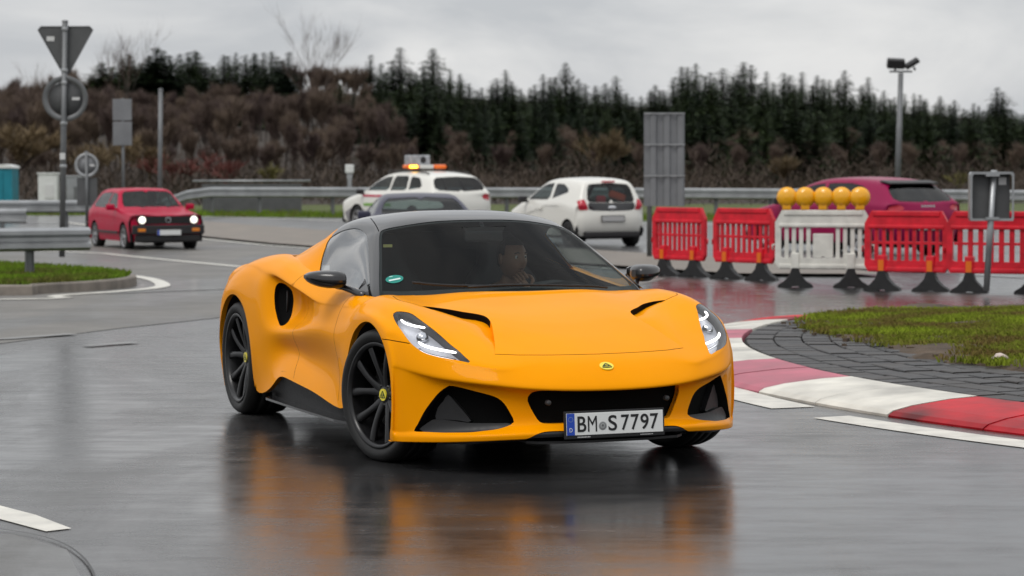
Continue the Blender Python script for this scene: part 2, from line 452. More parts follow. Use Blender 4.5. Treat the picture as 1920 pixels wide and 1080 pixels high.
M_asphalt_old = asphalt('older_asphalt', (.155, .147, .135), (.078, .075, .071), .25, .32, .60, film=.25)
M_asphalt_far = asphalt('far_asphalt', (.165, .162, .160), (.08, .08, .083), .45, .26, .55, film=.5)
M_line = pmat('road_paint', (.62, .60, .54), rough=.35, noise=(6, .18))
M_line_worn = pmat('worn_road_paint', (.20, .20, .195), rough=.4, noise=(5, .25))
M_soil = pmat('brown_soil', (.075, .052, .034), rough=.85, noise=(4, .5), bump=(14, .8, .03))
M_verge = pmat('verge_grass', (.075, .095, .022), rough=.9, noise=(1.2, .45), bump=(9, .8, .05))
M_median = pmat('median_paving', (.19, .165, .14), rough=.6, noise=(1.5, .2))
M_kerb = pmat('kerb_concrete', (.20, .175, .15), rough=.7, noise=(4, .3), bump=(30, .3, .004))
def ground_poly(name, poly, mat, dz, kind='structure', parent=None):
    """flat sheet that follows the ground's profile"""
    ys = sorted(set([p[1] for p in poly] + [y for y in GY if min(p[1] for p in poly) < y < max(p[1] for p in poly)]))
    bm = bmesh.new(); vs = [bm.verts.new((x, y, 0)) for x, y in poly]; bm.faces.new(vs)
    for y in GY:
        if min(p[1] for p in poly) < y < max(p[1] for p in poly):
            bmesh.ops.bisect_plane(bm, geom=bm.verts[:] + bm.edges[:] + bm.faces[:], plane_co=(0, y, 0), plane_no=(0, 1, 0))
    for v in bm.verts: v.co.z = gz(v.co.y) + dz
    bm.normal_update()
    if sum(f.normal.z for f in bm.faces) < 0: bmesh.ops.reverse_faces(bm, faces=bm.faces[:])
    me = bpy.data.meshes.new(name); bm.to_mesh(me); bm.free(); me.materials.append(mat)
    o = link(name, me, parent)
    if kind and parent is None: o['kind'] = kind
    return o
ground_poly('ground', [(-900, -60), (900, -60), (900, 1500), (-900, 1500)], M_verge, -.012)
ground_poly('road', [(-60, -20), (60, -20), (60, 50), (20, 62.5), (-4, 69.5), (-12, 74), (-60, 76)], M_asphalt, 0)
# older, lighter tarmac of the side road and the junction beyond it
ground_poly('side_road', [(-60, 10), (-4.46, 20.4), (-3.75, 22.6), (-2.9, 24.6), (-1.5, 26.8), (1.0, 28.5), (2.2, 34), (-.5, 41.5), (-8.4, 58), (-60, 62)], M_asphalt_old, .004)
ground_poly('far_carriageway', [(-60, 66), (-9, 66), (0, 48), (8, 32), (60, 26), (60, 49), (20, 61.8), (-4, 68.8), (-12, 73), (-60, 75)], M_asphalt_far, .006)
ground_poly('patched_road', [(-2.6, 9.2), (-2.05, 9.75), (-1.75, 9.35), (-1.55, 8.6), (-1.2, 7.0), (-2.6, 7.0)], asphalt('patch_asphalt', (.10, .096, .09), (.045, .044, .043), .5, .2, .5, film=.5), .005)
seam = [(-2.32, 10.0), (-2.02, 9.78), (-1.80, 9.5), (-1.62, 9.05), (-1.48, 8.5)]
def marking(pts, w, mat=M_line, dz=.012, name='road_marking', parent=None):
    """painted stripe along a polyline on the ground"""
    p = np.array(pts, float); t = np.gradient(p, axis=0); t /= np.linalg.norm(t, axis=1)[:, None]; nrm_ = np.stack([-t[:, 1], t[:, 0]], 1)
    A = p + nrm_ * w / 2; B = p - nrm_ * w / 2
    V = [(a[0], a[1], gz(a[1]) + dz) for a in A] + [(b[0], b[1], gz(b[1]) + dz) for b in B]; n = len(p)
    F = [(i, n + i, n + i + 1, i + 1) for i in range(n - 1)]
    o = mesh_obj(name, V, F, mat, parent)
    if o.data.polygons[0].normal.z < 0: o.data.flip_normals()
    if parent is None: o['kind'] = 'structure'
    return o
def quad_mark(pts, mat=M_line, dz=.012, name='road_marking'):
    o = mesh_obj(name, [(x, y, gz(y) + dz) for x, y in pts], [tuple(range(len(pts)))], mat); o['kind'] = 'structure'
    if o.data.polygons[0].normal.z < 0: o.data.flip_normals()
    return o
marking(resample(seam, 24, False, 4), .010, pmat('bitumen_joint', (.016, .016, .016), rough=.4), .010, 'tar_joint')
quad_mark([(-2.62, 11.05), (-2.27, 10.58), (-2.06, 10.30), (-1.835, 9.91), (-1.925, 9.83), (-2.19, 10.18), (-2.62, 10.70)], dz=.004)
marking(resample([(-60, 68.5), (-8.38, 47.4), (-6.29, 42.85), (-4.19, 38.43), (-1.5, 33.0)], 40), .18)
marking(resample([(-12.5, 67), (-7.26, 55.85), (-4.44, 49.93), (1.6, 37.6)], 40), .18, dz=.014)
marking(resample([(-30, 76), (-9.22, 71.8), (-4.88, 67.6), (8, 63.4)], 30), .16)
marking(resample([(-5.35, 21.0), (-4.5, 21.05), (-4.0, 21.75)], 10), .16, M_line_worn)
marking(resample([(-3.6, 20.2), (-3.25, 20.6)], 6), .14, M_line_worn)
# median strip of pale paving between the two carriageways
ground_poly('median', [(-12.0, 67.3), (-7.1, 56.0), (-4.3, 50.1), (1.8, 37.7), (3.2, 34.6), (5.4, 34.2), (4.4, 40.5), (-.6, 51.5), (-4.8, 60.5), (-8.5, 66.5)], M_median, .05)
# ------------------------------------------------------------------ roundabout island at the right
IC = (11.03, 18.77)
def ring_pt(r, a, z): t = R(a); x, y = IC[0] + r * math.cos(t), IC[1] + r * math.sin(t); return (x, y, gz(y) + z)
M_kw = pmat('kerb_white_paint', (.58, .56, .50), rough=.45, noise=(2.2, .38))
M_kp = pmat('kerb_faded_red_paint', (.42, .12, .16), rough=.45, spec=.25, noise=(3, .25))
M_kr = pmat('kerb_red_paint', (.40, .008, .016), rough=.45, spec=.2, noise=(1.8, .75))
isl = empty('roundabout_kerb', (0, 0, 0)); isl['kind'] = 'structure'
segs = [(152, 157, M_kr), (157, 166.5, M_kw), (166.5, 174, M_kp), (174, 188, M_kw), (188, 197.5, M_kp), (197.5, 207, M_kw), (207, 217, M_kr), (217, 227, M_kw), (227, 237, M_kr)]
for a0, a1, mt in segs:
    k = 2
    for q in range(k):
        b0, b1 = a0 + (a1 - a0) * q / k + .03, a0 + (a1 - a0) * (q + 1) / k - .03
        an = np.linspace(b0, b1, 6)
        prof = [(9.86, -.02), (9.86, .012), (9.82, .034), (9.68, .060), (9.40, .086), (9.19, .094), (9.165, -.02)]
        jit = random.Random(int(a0 * 10 + q)).uniform(-.003, .003)
        m = MB(); m.grid(np.array([[ring_pt(r, a, z + (jit if z > 0 else 0)) for r, z in prof] for a in an]), smooth=False, flip=True)
        m.add([ring_pt(r, an[0], z) for r, z in prof], [tuple(range(7))]); m.add([ring_pt(r, an[-1], z) for r, z in prof], [tuple(reversed(range(7)))])
        m.build('kerb_block', mt, isl)
# apron of dark pavers, ring by ring
M_pav = [pmat('paver_%s' % n_, c_, rough=.5, noise=(9, .3), bump=(40, .35, .004)) for n_, c_ in (('dark', (.022, .021, .022)), ('grey', (.034, .032, .032)), ('brown', (.030, .026, .024)))]
apron = empty('paved_apron', (0, 0, 0)); apron['kind'] = 'structure'
rng = random.Random(4)
for ri in range(5):
    ro, rin = 9.150 - .228 * ri, 9.150 - .228 * ri - .218
    da = math.degrees(.196 / ((ro + rin) / 2)); a = 157.0 + .5 * (ri % 2) * da
    while a < 216:
        h = .090 + rng.uniform(-.004, .005) + .004 * ri; b = a + da - math.degrees(.008 / ro); c = .008
        P = []
        for r_, z_ in ((ro, -.02), (ro, h - .006), (ro - c, h), (rin + c, h), (rin, h - .006), (rin, -.02)): P.append([ring_pt(r_, a, z_), ring_pt(r_, b, z_)])
        m = MB(); m.grid(np.array(P), smooth=False)
        m.add([p[0] for p in P], [tuple(reversed(range(6)))]); m.add([p[1] for p in P], [tuple(range(6))])
        m.build('paver', M_pav[rng.randrange(3)], apron)
        a += da
m = MB(); an = np.linspace(148, 222, 60); m.grid(np.array([[ring_pt(r_, q, .066) for q in an] for r_ in (9.17, 8.6, 7.9)]), flip=True); m.build('paver_bed', pmat('dark_joint_grit', (.012, .011, .010), rough=.9), apron)
# white edge line round the island, with its broken end
for a0, a1, r0 in ((192.5, 203.0, 10.03), (206.2, 232, 10.12)):
    marking([ring_pt(r0 + (.05 if a0 > 200 else .12 * (q - 198) / 10), q, 0)[:2] for q in np.linspace(a0, a1, 24)], .26 if a0 > 200 else .30, dz=.004)
# soil mound
def mound(x, y):
    d = math.hypot(x - IC[0], y - IC[1]); t = max(0, min(1, (8.6 - d) / 3.5))
    return gz(y) + .085 + .15 * t * t * (3 - 2 * t)
def soil_edge(a):   # ragged inner edge of the apron, where soil and grass spill over
    return float(np.interp(a, [140, 158, 163, 167, 172, 178, 183, 189, 194, 198, 205, 230], [9.12, 9.12, 9.0, 8.80, 8.60, 8.42, 8.32, 8.36, 8.22, 8.0, 7.9, 7.9])) + .06 * math.sin(a * 1.7) + .04 * math.sin(a * 4.3 + 1)
an = np.linspace(140, 222, 83); P = []
for k in range(26):
    rowp = []
    for q in an:
        ro = soil_edge(q); r_ = ro * (1 - k / 25 * .75)
        x, y = IC[0] + r_ * math.cos(R(q)), IC[1] + r_ * math.sin(R(q))
        z = mound(x, y) + .012 + .022 * math.sin(x * 5.1 + y * 2.3) * math.sin(y * 4.1 - x) * (1 if k > 0 else 0) - (.05 if k == 0 else 0) + (.02 if k > 0 else 0)
        rowp.append((x, y, z))
    P.append(rowp)
m = MB(); m.grid(np.array(P), flip=True); so = m.build('island_soil', M_soil, None); so['kind'] = 'structure'
def grass_stuff(name, pts, hgt, mat, seed, label):
    rg = random.Random(seed); V = []; F = []
    for x, y, z in pts:
        a = rg.uniform(0, 6.283); h = hgt * rg.uniform(.5, 1.35); w = rg.uniform(.004, .008) * (1 + h * 4); lean = rg.uniform(.1, .9) * h; b = rg.uniform(0, 6.283)
        dx, dy = w * math.cos(a), w * math.sin(a); n = len(V)
        V += [(x - dx, y - dy, z - .01), (x + dx, y + dy, z - .01), (x + lean * math.cos(b) * .4 + dx * .6, y + lean * math.sin(b) * .4 + dy * .6, z + h * .6), (x + lean * math.cos(b), y + lean * math.sin(b), z + h * rg.uniform(.75, 1))]
        F += [(n, n + 1, n + 2), (n, n + 2, n + 3)]
    o = mesh_obj(name, V, F, mat); tag(o, label, 'grass', kind='stuff'); return o
def grass_mat(name, a, b, c):
    m = bpy.data.materials.new(name); m.use_nodes = True; n, l = nodes(m); p = n['Principled BSDF']
    t = n.new('ShaderNodeTexCoord'); s = n.new('ShaderNodeTexNoise'); s.inputs['Scale'].default_value = 1.3; s.inputs['Detail'].default_value = 5; l.new(t.outputs['Object'], s.inputs['Vector'])
    s2 = n.new('ShaderNodeTexNoise'); s2.inputs['Scale'].default_value = 60; s2.inputs['Detail'].default_value = 2; l.new(t.outputs['Object'], s2.inputs['Vector'])
    ad = n.new('ShaderNodeMath'); ad.operation = 'MULTIPLY_ADD'; ad.inputs[1].default_value = .35; l.new(s2.outputs['Fac'], ad.inputs[0]); l.new(s.outputs['Fac'], ad.inputs[2])
    r = n.new('ShaderNodeValToRGB'); e = r.color_ramp.elements; e[0].position = .50; e[0].color = (*a, 1); e[1].position = .82; e[1].color = (*c, 1); k = e.new(.64); k.color = (*b, 1)
    l.new(ad.outputs['Value'], r.inputs['Fac']); l.new(r.outputs['Color'], p.inputs['Base Color']); p.inputs['Roughness'].default_value = .9; p.inputs['Specular IOR Level'].default_value = .1
    return m
M_grass = grass_mat('island_grass', (.23, .30, .025), (.165, .205, .022), (.14, .10, .035))
M_grass2 = grass_mat('verge_lawn', (.16, .25, .02), (.11, .19, .016), (.12, .12, .03))
rg = random.Random(11); pts = []
while len(pts) < 80000:
    a = rg.uniform(146, 214); r_ = soil_edge(a) - .10 - rg.random() ** .9 * 5.2
    x, y = IC[0] + r_ * math.cos(R(a)), IC[1] + r_ * math.sin(R(a))
    if x / y > .30 or x < 2: continue
    bare = math.sin(x * 1.9 + 1.3 * math.sin(y * .9)) * math.sin(y * 1.25 + x * .6) + .5 * math.sin(x * 4.1 + 2) * math.sin(y * 3.3)
    edge = soil_edge(a) - r_
    if bare > .22 + .35 * rg.random() or (edge < .9 and rg.random() > edge / .9 * .75 and bare > -.5): continue
    pts.append((x, y, mound(x, y) + .03))
grass_stuff('island_grass', pts, .040, M_grass, 3, 'patchy green grass and weeds on the soil of the roundabout island')
rg = random.Random(12)
m = MB()
for k in range(60):
    a = rg.uniform(160, 205); r_ = soil_edge(a) + rg.uniform(-.9, .08); x, y = IC[0] + r_ * math.cos(R(a)), IC[1] + r_ * math.sin(R(a)); s_ = rg.uniform(.012, .04)
    m.box((x, y, mound(x, y) + .03), (s_ * 1.4, s_, s_ * .7), rg.uniform(0, 3))
o = m.build('soil_clods', M_soil); tag(o, 'loose brown soil clods along the edge of the island', 'soil', kind='stuff')
m = MB(); x, y = IC[0] + 7.85 * math.cos(R(194.5)), IC[1] + 7.85 * math.sin(R(194.5)); bm_ = bmesh.new(); bmesh.ops.create_icosphere(bm_, subdivisions=2, radius=.05)
for v in bm_.verts: v.co *= 1 + .2 * math.sin(v.co.x * 70 + v.co.z * 50); v.co.z *= .6
m.add([(v.co.x * 1.3 + x, v.co.y + y, v.co.z + mound(x, y) + .05) for v in bm_.verts], [tuple(v.index for v in f.verts) for f in bm_.faces], True); bm_.free()
tag(m.build('pale_stone', pmat('pale_stone', (.5, .42, .38), rough=.7, noise=(20, .2))), 'small pale stone lying in the soil of the roundabout island', 'stone')
# ------------------------------------------------------------------ grass island at the left, with kerb
li = [(-14, 30.0), (-6.53, 29.3), (-5.95, 29.6), (-5.45, 30.3), (-5.15, 31.2), (-5.15, 32.2), (-5.5, 33.2), (-6.1, 34.2), (-8.5, 37.5), (-14, 43)]
lis = resample(li, 70, False, 4)
ik = empty('traffic_island_kerb', (0, 0, 0)); ik['kind'] = 'structure'
c_in = np.array([-9.0, 34.0])
t_ = np.gradient(lis, axis=0); t_ /= np.linalg.norm(t_, axis=1)[:, None]; nn_ = np.stack([t_[:, 1], -t_[:, 0]], 1)
for i in range(0, 68, 2):
    P = []
    for j in (i, i + 1, i + 2):
        if j > 69: continue
        x, y = lis[j]; nx, ny = nn_[j]; g_ = gz(y)
        f_ = .004 if j == i + 2 else 0
        P.append([(x + nx * .11, y + ny * .11, g_ - .02), (x + nx * .105, y + ny * .105, g_ + .11), (x + nx * .09, y + ny * .09, g_ + .13), (x, y, g_ + .13), (x, y, g_ - .02)])
    m = MB(); m.grid(np.array(P), smooth=False); m.build('kerb_stone', M_kerb, ik)
bm = bmesh.new(); vs = [bm.verts.new((x, y, gz(y) + .115)) for x, y in lis]; bm.faces.new(vs); bm.normal_update()
if sum(f.normal.z for f in bm.faces) < 0: bmesh.ops.reverse_faces(bm, faces=bm.faces[:])
me = bpy.data.meshes.new('traffic_island'); bm.to_mesh(me); bm.free(); me.materials.append(M_verge); o = link('traffic_island', me); o['kind'] = 'structure'
rg = random.Random(5); pts = []
while len(pts) < 16000:
    x, y = rg.uniform(-9.5, -5.1), rg.uniform(29.2, 38)
    if x / y < -.225: continue
    if inside(lis, np.array([[x, y]]))[0]: pts.append((x, y, gz(y) + .115))
grass_stuff('traffic_island_grass', pts, .085, M_grass2, 8, 'short bright green grass on the traffic island under the guardrail')
# edge line that runs round the island's nose
marking(resample([(-14, 27.6), (-6.0, 28.09), (-5.55, 28.96), (-4.98, 30.0), (-4.62, 31.1), (-4.72, 32.3), (-5.2, 34.2), (-5.94, 35.9)], 50, False, 4), .20)
marking(resample([(-5.0, 29.55), (-4.3, 30.2), (-3.5, 30.9)], 16), .14, M_line_worn)
# verge behind the far carriageway
rg = random.Random(6); pts = []
while len(pts) < 14000:
    x = rg.uniform(-19, 21); yb = float(np.interp(x, [-60, -12, -4, 20], [76, 74, 69.6, 62.6])); y = yb + rg.random() ** 1.5 * 6
    if abs(x / y) > .23: continue
    pts.append((x, y, gz(y) - .012))
grass_stuff('verge_grass', pts, .13, M_grass2, 9, 'strip of green verge grass in front of the far guardrail')
# ================================================================== the yellow sports car
# car space: x forward (front axle at 0), y to the car's left, z up
CAR_X, CAR_Y, CAR_YAW = 0.141, 12.535, R(21.87)
FA, FR_ARCH = (0.0, .34), .375
RA, RR_ARCH = (-2.575, .342), .388
M_paint = pmat('yellow_paint', (.90, .322, .0003), rough=.42, coat=.38, coat_rough=.02, spec=.5, ior=1.08, noise=(3.0, .03)); M_paint.node_tree.nodes['Principled BSDF'].inputs['Coat IOR'].default_value = 1.2
M_black_gloss = pmat('gloss_black_paint', (.012, .012, .014), rough=.22, coat=.6, coat_rough=.05)
M_roof = pmat('satin_black_roof', (.012, .012, .013), rough=.3, coat=.8, coat_rough=.06)
M_black_plastic = pmat('black_plastic', (.010, .010, .011), rough=.45, noise=(40, .25))
M_black_deep = pmat('black_mesh_lining', (.003, .003, .003), rough=.8, spec=.1)
M_rubber = pmat('tyre_rubber', (.008, .008, .008), rough=.55, noise=(30, .25))
M_rim = pmat('satin_black_alloy', (.009, .009, .010), rough=.33, metal=.2, coat=.2)
M_disc = pmat('brake_disc_iron', (.22, .22, .22), rough=.35, metal=1)
M_caliper = pmat('silver_caliper', (.55, .55, .56), rough=.35, metal=.6)
M_badge_y = pmat('badge_yellow', (.85, .72, .05), rough=.3, coat=.6)
M_badge_g = pmat('badge_dark_green', (.02, .045, .01), rough=.4)
M_chrome = pmat('light_chrome', (.62, .63, .65), rough=.18, metal=1)
M_chrome_dark = pmat('lamp_housing', (.55, .56, .60), rough=.4, metal=.25)
M_led = pmat('running_light', (1, 1, 1), emit=(1, .98, .95), estr=3.2)
M_white_plate = pmat('plate_white', (.72, .73, .72), rough=.35)
M_blue_plate = pmat('plate_blue', (.012, .06, .42), rough=.35)
M_ink = pmat('plate_ink', (.008, .008, .009), rough=.45)
M_glass_ws = glass_mat('windscreen_glass', (.62, .69, .68), refl=.3)
M_glass_side = glass_mat('side_glass', (.82, .88, .87), refl=2.4)
M_lens = glass_mat('headlight_lens', (.92, .93, .95))
M_mirror = pmat('mirror_glass', (.8, .8, .8), rough=.02, metal=1)
M_interior = pmat('dark_cabin_trim', (.010, .010, .012), rough=.75, noise=(25, .2))
M_leather = pmat('seat_leather', (.014, .014, .016), rough=.5, noise=(30, .2))
M_under = pmat('underbody_black', (.006, .006, .006), rough=.8)

def arch(c, r, th, y):
    t = R(th); return (c[0] + r * math.cos(t), y, c[1] + r * math.sin(t))
plan_y = [0, .2, .4, .6, .75, .85, .93, .96]; plan_x = [.95, .941, .893, .795, .672, .54, .385, .29]
def fx(y): return float(np.interp(y, plan_y, plan_x))
def smooth_interp(y, ys, zs):
    # monotone-ish cubic through knots
    ys = np.array(ys); zs = np.array(zs); d = np.diff(zs) / np.diff(ys)
    m = np.concatenate([[d[0]], (d[:-1] + d[1:]) / 2, [d[-1]]])
    i = int(np.clip(np.searchsorted(ys, y) - 1, 0, len(ys) - 2)); hh = ys[i + 1] - ys[i]; t = (y - ys[i]) / hh
    return float((2 * t ** 3 - 3 * t * t + 1) * zs[i] + (t ** 3 - 2 * t * t + t) * hh * m[i] + (-2 * t ** 3 + 3 * t * t) * zs[i + 1] + (t ** 3 - t * t) * hh * m[i + 1])
fxs = lambda y: smooth_interp(y, plan_y, plan_x)
brow = lambda y: smooth_interp(y, [0, .3, .47, .6, .73, .81, .87, .93, .96], [.414, .42, .431, .446, .462, .477, .497, .517, .522])
lipb = lambda y: smooth_interp(y, [0, .4, .56, .73, .86, .96], [.192, .184, .175, .162, .15, .138])
YC = [0, .19, .37, .50, .59, .67, .735, .79, .835, .872, .903, .928]        # front columns 0..10, then 11 near the arch, 12 arch edge
# depth of the fascia recess under the brow fades towards the wheel arch
rec = lambda y: .060 * (1 - .95 * max(0, min(1, (y - .76) / .15)) ** 1.2)
rows = []
def front_row(dx, z, th, yend=.9475):
    r = []
    for y in YC: r.append((fxs(y) + dx(y), y, z(y)))
    a = arch(FA, FR_ARCH, th, yend)
    p = np.array(r[-1]); q = np.array(a)
    r.append(tuple(p + (q - p) * .5 + np.array([.012, .006, 0]))); r.append(a)
    rows.append(r)
front_row(lambda y: -.12, lambda y: lipb(y) - .004, -34, .925)
front_row(lambda y: -.012, lambda y: lipb(y) - .002, -32, .935)
front_row(lambda y: .004, lambda y: lipb(y) + .008, -30, .94)
front_row(lambda y: .006, lambda y: lipb(y) + .030, -25, .945)
front_row(lambda y: -.012 - .3 * rec(y), lambda y: lipb(y) + .048, -21, .945)
front_row(lambda y: -.006 - .9 * rec(y), lambda y: lipb(y) + .075, -15)
front_row(lambda y: -.004 - rec(y), lambda y: .5 * (lipb(y) + .075 + brow(y) - .05), 2)
front_row(lambda y: -.003 - .9 * rec(y), lambda y: brow(y) - .04, 20)
front_row(lambda y: -.003 - .25 * rec(y), lambda y: brow(y) - .010, 26)
front_row(lambda y: 0, lambda y: brow(y) + .006, 29)
# --- top height field
TX = [.70, .60, .45, .30, .15, 0, -.15, -.30, -.45]
TY = [0, .2, .37, .5, .6, .7, .78, .85, .9, .935]
TZ = np.array([
 [.600, .637, .687, .730, .768, .802, .834, .862, .885],
 [.597, .635, .687, .732, .770, .804, .834, .858, .875],
 [.586, .627, .685, .734, .773, .805, .831, .847, .855],
 [.573, .615, .674, .726, .766, .799, .821, .832, .835],
 [.560, .604, .668, .722, .764, .798, .818, .826, .822],
 [.543, .592, .670, .733, .782, .814, .826, .828, .818],
 [.527, .578, .664, .741, .797, .826, .834, .830, .816],
 [.49, .550, .650, .729, .783, .808, .815, .810, .797],
 [.47, .527, .628, .702, .748, .772, .778, .775, .768],
 [.45, .50, .59, .66, .71, .735, .745, .745, .74]])
def T(x, y):
    col = [smooth_interp(-x, [-q for q in TX], TZ[k]) for k in range(len(TY))]
    return smooth_interp(y, TY, col)
# rows above the brow up to the bonnet line: blend along x from brow to x(y)
def nose_row(t, th):
    r = []
    for y in YC:
        x0 = fxs(y); z0 = brow(y) + .006
        x1 = min(.62, x0 - .10) if y < .5 else x0 - .12
        if y < .5: x1 = .70 - .05 * (y / .5) ** 2
        z1 = T(x1, y)
        # quarter-ellipse-like shoulder
        a = t * math.pi / 2
        w = 1 - math.cos(a); q = math.sin(a)
        lin = t
        x = x0 + (x1 - x0) * (.55 * lin + .45 * w); z = z0 + (z1 - z0) * (.55 * lin + .45 * q)
        r.append((x, y, z))
    a = arch(FA, FR_ARCH, th, .9475); p = np.array(r[-1]); q = np.array(a)
    r.append(tuple(p + (q - p) * .5 + np.array([.012, .006, 0]))); r.append(a)
    rows.append(r)
nose_row(.2, 33); nose_row(.48, 38); nose_row(.76, 44)
def hood_row(xc, xo, th):
    r = []
    for y in YC[:-1]:
        x = xc + (xo - xc) * (y / .9) ** 2.4
        r.append((x, y, T(x, y)))
    a = np.array(arch(FA, FR_ARCH, th, .9475)); p = np.array(r[-1])
    b1 = p + (a - p) * .42 + np.array([0, .014, .006]); b2 = p + (a - p) * .78 + np.array([0, .008, .002])
    r += [tuple(b1), tuple(b2), tuple(a)]
    rows.append(r)
hood_row(.62, .315, 51)
hood_row(.49, .255, 59)
hood_row(.35, .185, 68)
hood_row(.20, .10, 79)
hood_row(.04, .0, 90)
hood_row(-.12, -.13, 104)
hood_row(-.28, -.275, 119)
# --- behind the front wheel: (x, y, z) from column 3 outwards; columns 0..2 lie hidden under the glasshouse
def side_row(pts, zc=.80):
    x = pts[0][0]; r = [(x, 0, zc), (x, .25, zc), (x, .45, zc)]
    pts = list(pts); a_, b_ = np.array(pts[2]), np.array(pts[3])        # extra column: the underside of the blade over the side intake
    k_ = (a_[1] - b_[1]); und = a_ + (b_ - a_) * .33 if k_ < .02 else a_ + np.array([0, -.30 * k_, -.012])
    pts = [(pts[0][0], .62, pts[0][2] - .012)] + pts[:3] + [tuple(und)] + pts[3:]
    rows.append(r + pts)
side_row([(-.44, .74, .825), (-.44, .815, .812), (-.44, .865, .780), (-.43, .893, .745), (-.42, .910, .712), (-.40, .925, .680), (-.36, .935, .650), (-.315, .942, .628), arch(FA, FR_ARCH, 135, .9475)])
side_row([(-.62, .765, .835), (-.62, .832, .812), (-.62, .874, .768), (-.61, .897, .722), (-.60, .914, .672), (-.575, .932, .610), (-.52, .934, .545), (-.45, .939, .485), arch(FA, FR_ARCH, 165, .945)])
side_row([(-.79, .785, .845), (-.79, .843, .816), (-.79, .885, .770), (-.785, .903, .722), (-.775, .918, .660), (-.755, .934, .595), (-.67, .900, .46), (-.54, .915, .33), (-.40, .935, .228)])
side_row([(-1.0, .795, .862), (-1.0, .852, .828), (-1.0, .898, .772), (-1.0, .903, .722), (-1.0, .914, .655), (-1.0, .934, .592), (-.97, .880, .45), (-.93, .905, .335), (-.88, .928, .260)])
side_row([(-1.25, .80, .888), (-1.25, .857, .853), (-1.25, .905, .806), (-1.25, .868, .765), (-1.25, .872, .655), (-1.25, .931, .584), (-1.25, .870, .45), (-1.24, .898, .362), (-1.23, .927, .283)])
side_row([(-1.5, .80, .915), (-1.5, .862, .880), (-1.5, .906, .836), (-1.5, .812, .792), (-1.5, .822, .645), (-1.5, .918, .572), (-1.5, .864, .462), (-1.5, .893, .388), (-1.5, .927, .300)])
side_row([(-1.74, .79, .95), (-1.74, .862, .915), (-1.74, .902, .866), (-1.74, .795, .825), (-1.74, .828, .632), (-1.74, .922, .558), (-1.74, .872, .45), (-1.72, .900, .36), (-1.68, .928, .295)])
side_row([(-1.90, .775, .967), (-1.90, .852, .934), (-1.90, .897, .888), (-1.90, .885, .805), (-1.90, .915, .650), (-1.90, .933, .545), (-1.89, .915, .415), (-1.87, .918, .300), (-1.85, .930, .215)], .95)
side_row([(-2.04, .755, .978), (-2.04, .838, .950), (-2.04, .893, .900), (-2.04, .928, .805), (-2.04, .942, .66), (-2.05, .943, .54), (-2.08, .935, .41), (-2.12, .920, .27), arch(RA, RR_ARCH, -27, .905)], .98)
side_row([(-2.15, .73, .984), (-2.15, .822, .960), (-2.15, .886, .910), (-2.15, .926, .825), (-2.15, .944, .71), (-2.15, .948, .60), (-2.16, .949, .50), (-2.17, .948, .43), arch(RA, RR_ARCH, 4, .943)], .99)
side_row([(-2.26, .71, .983), (-2.26, .81, .962), (-2.26, .878, .918), (-2.26, .920, .850), (-2.26, .941, .765), (-2.262, .948, .695), (-2.27, .950, .648), (-2.28, .950, .615), arch(RA, RR_ARCH, 40, .9475)], .99)
side_row([(-2.40, .695, .975), (-2.40, .80, .957), (-2.40, .87, .920), (-2.40, .912, .868), (-2.40, .936, .810), (-2.405, .946, .765), (-2.41, .949, .738), (-2.412, .950, .718), arch(RA, RR_ARCH, 66, .9475)], .99)
side_row([(-2.58, .685, .957), (-2.58, .79, .938), (-2.58, .86, .906), (-2.58, .904, .862), (-2.58, .930, .820), (-2.58, .943, .788), (-2.578, .948, .765), (-2.576, .9495, .747), arch(RA, RR_ARCH, 90, .9475)], .97)
side_row([(-2.80, .675, .925), (-2.80, .775, .905), (-2.80, .845, .872), (-2.795, .890, .832), (-2.785, .918, .790), (-2.775, .935, .757), (-2.765, .944, .735), (-2.755, .947, .717), arch(RA, RR_ARCH, 116, .946)], .945)
side_row([(-3.00, .66, .892), (-3.00, .755, .872), (-2.99, .825, .835), (-2.98, .870, .785), (-2.96, .900, .735), (-2.94, .920, .69), (-2.92, .930, .65), (-2.905, .938, .618), arch(RA, RR_ARCH, 145, .942)], .93)
side_row([(-3.20, .64, .885), (-3.20, .73, .862), (-3.18, .795, .815), (-3.15, .840, .75), (-3.12, .870, .67), (-3.08, .895, .59), (-3.04, .910, .51), (-3.0, .920, .44), arch(RA, RR_ARCH, 178, .932)], .925)
side_row([(-3.34, .62, .885), (-3.34, .70, .86), (-3.31, .76, .81), (-3.27, .80, .73), (-3.23, .83, .63), (-3.18, .855, .53), (-3.12, .88, .42), (-3.04, .895, .30), arch(RA, RR_ARCH, 212, .905)], .93)
side_row([(-3.40, .60, .865), (-3.405, .665, .83), (-3.39, .71, .77), (-3.37, .74, .68), (-3.34, .77, .57), (-3.31, .79, .46), (-3.28, .80, .36), (-3.25, .80, .25), (-3.22, .80, .18)], .915)
side_row([(-3.37, .30, .84), (-3.38, .33, .78), (-3.39, .35, .70), (-3.38, .37, .60), (-3.36, .38, .50), (-3.35, .39, .40), (-3.33, .40, .32), (-3.31, .40, .24), (-3.28, .40, .18)], .86)
BODY = Surf(rows, sub=3)
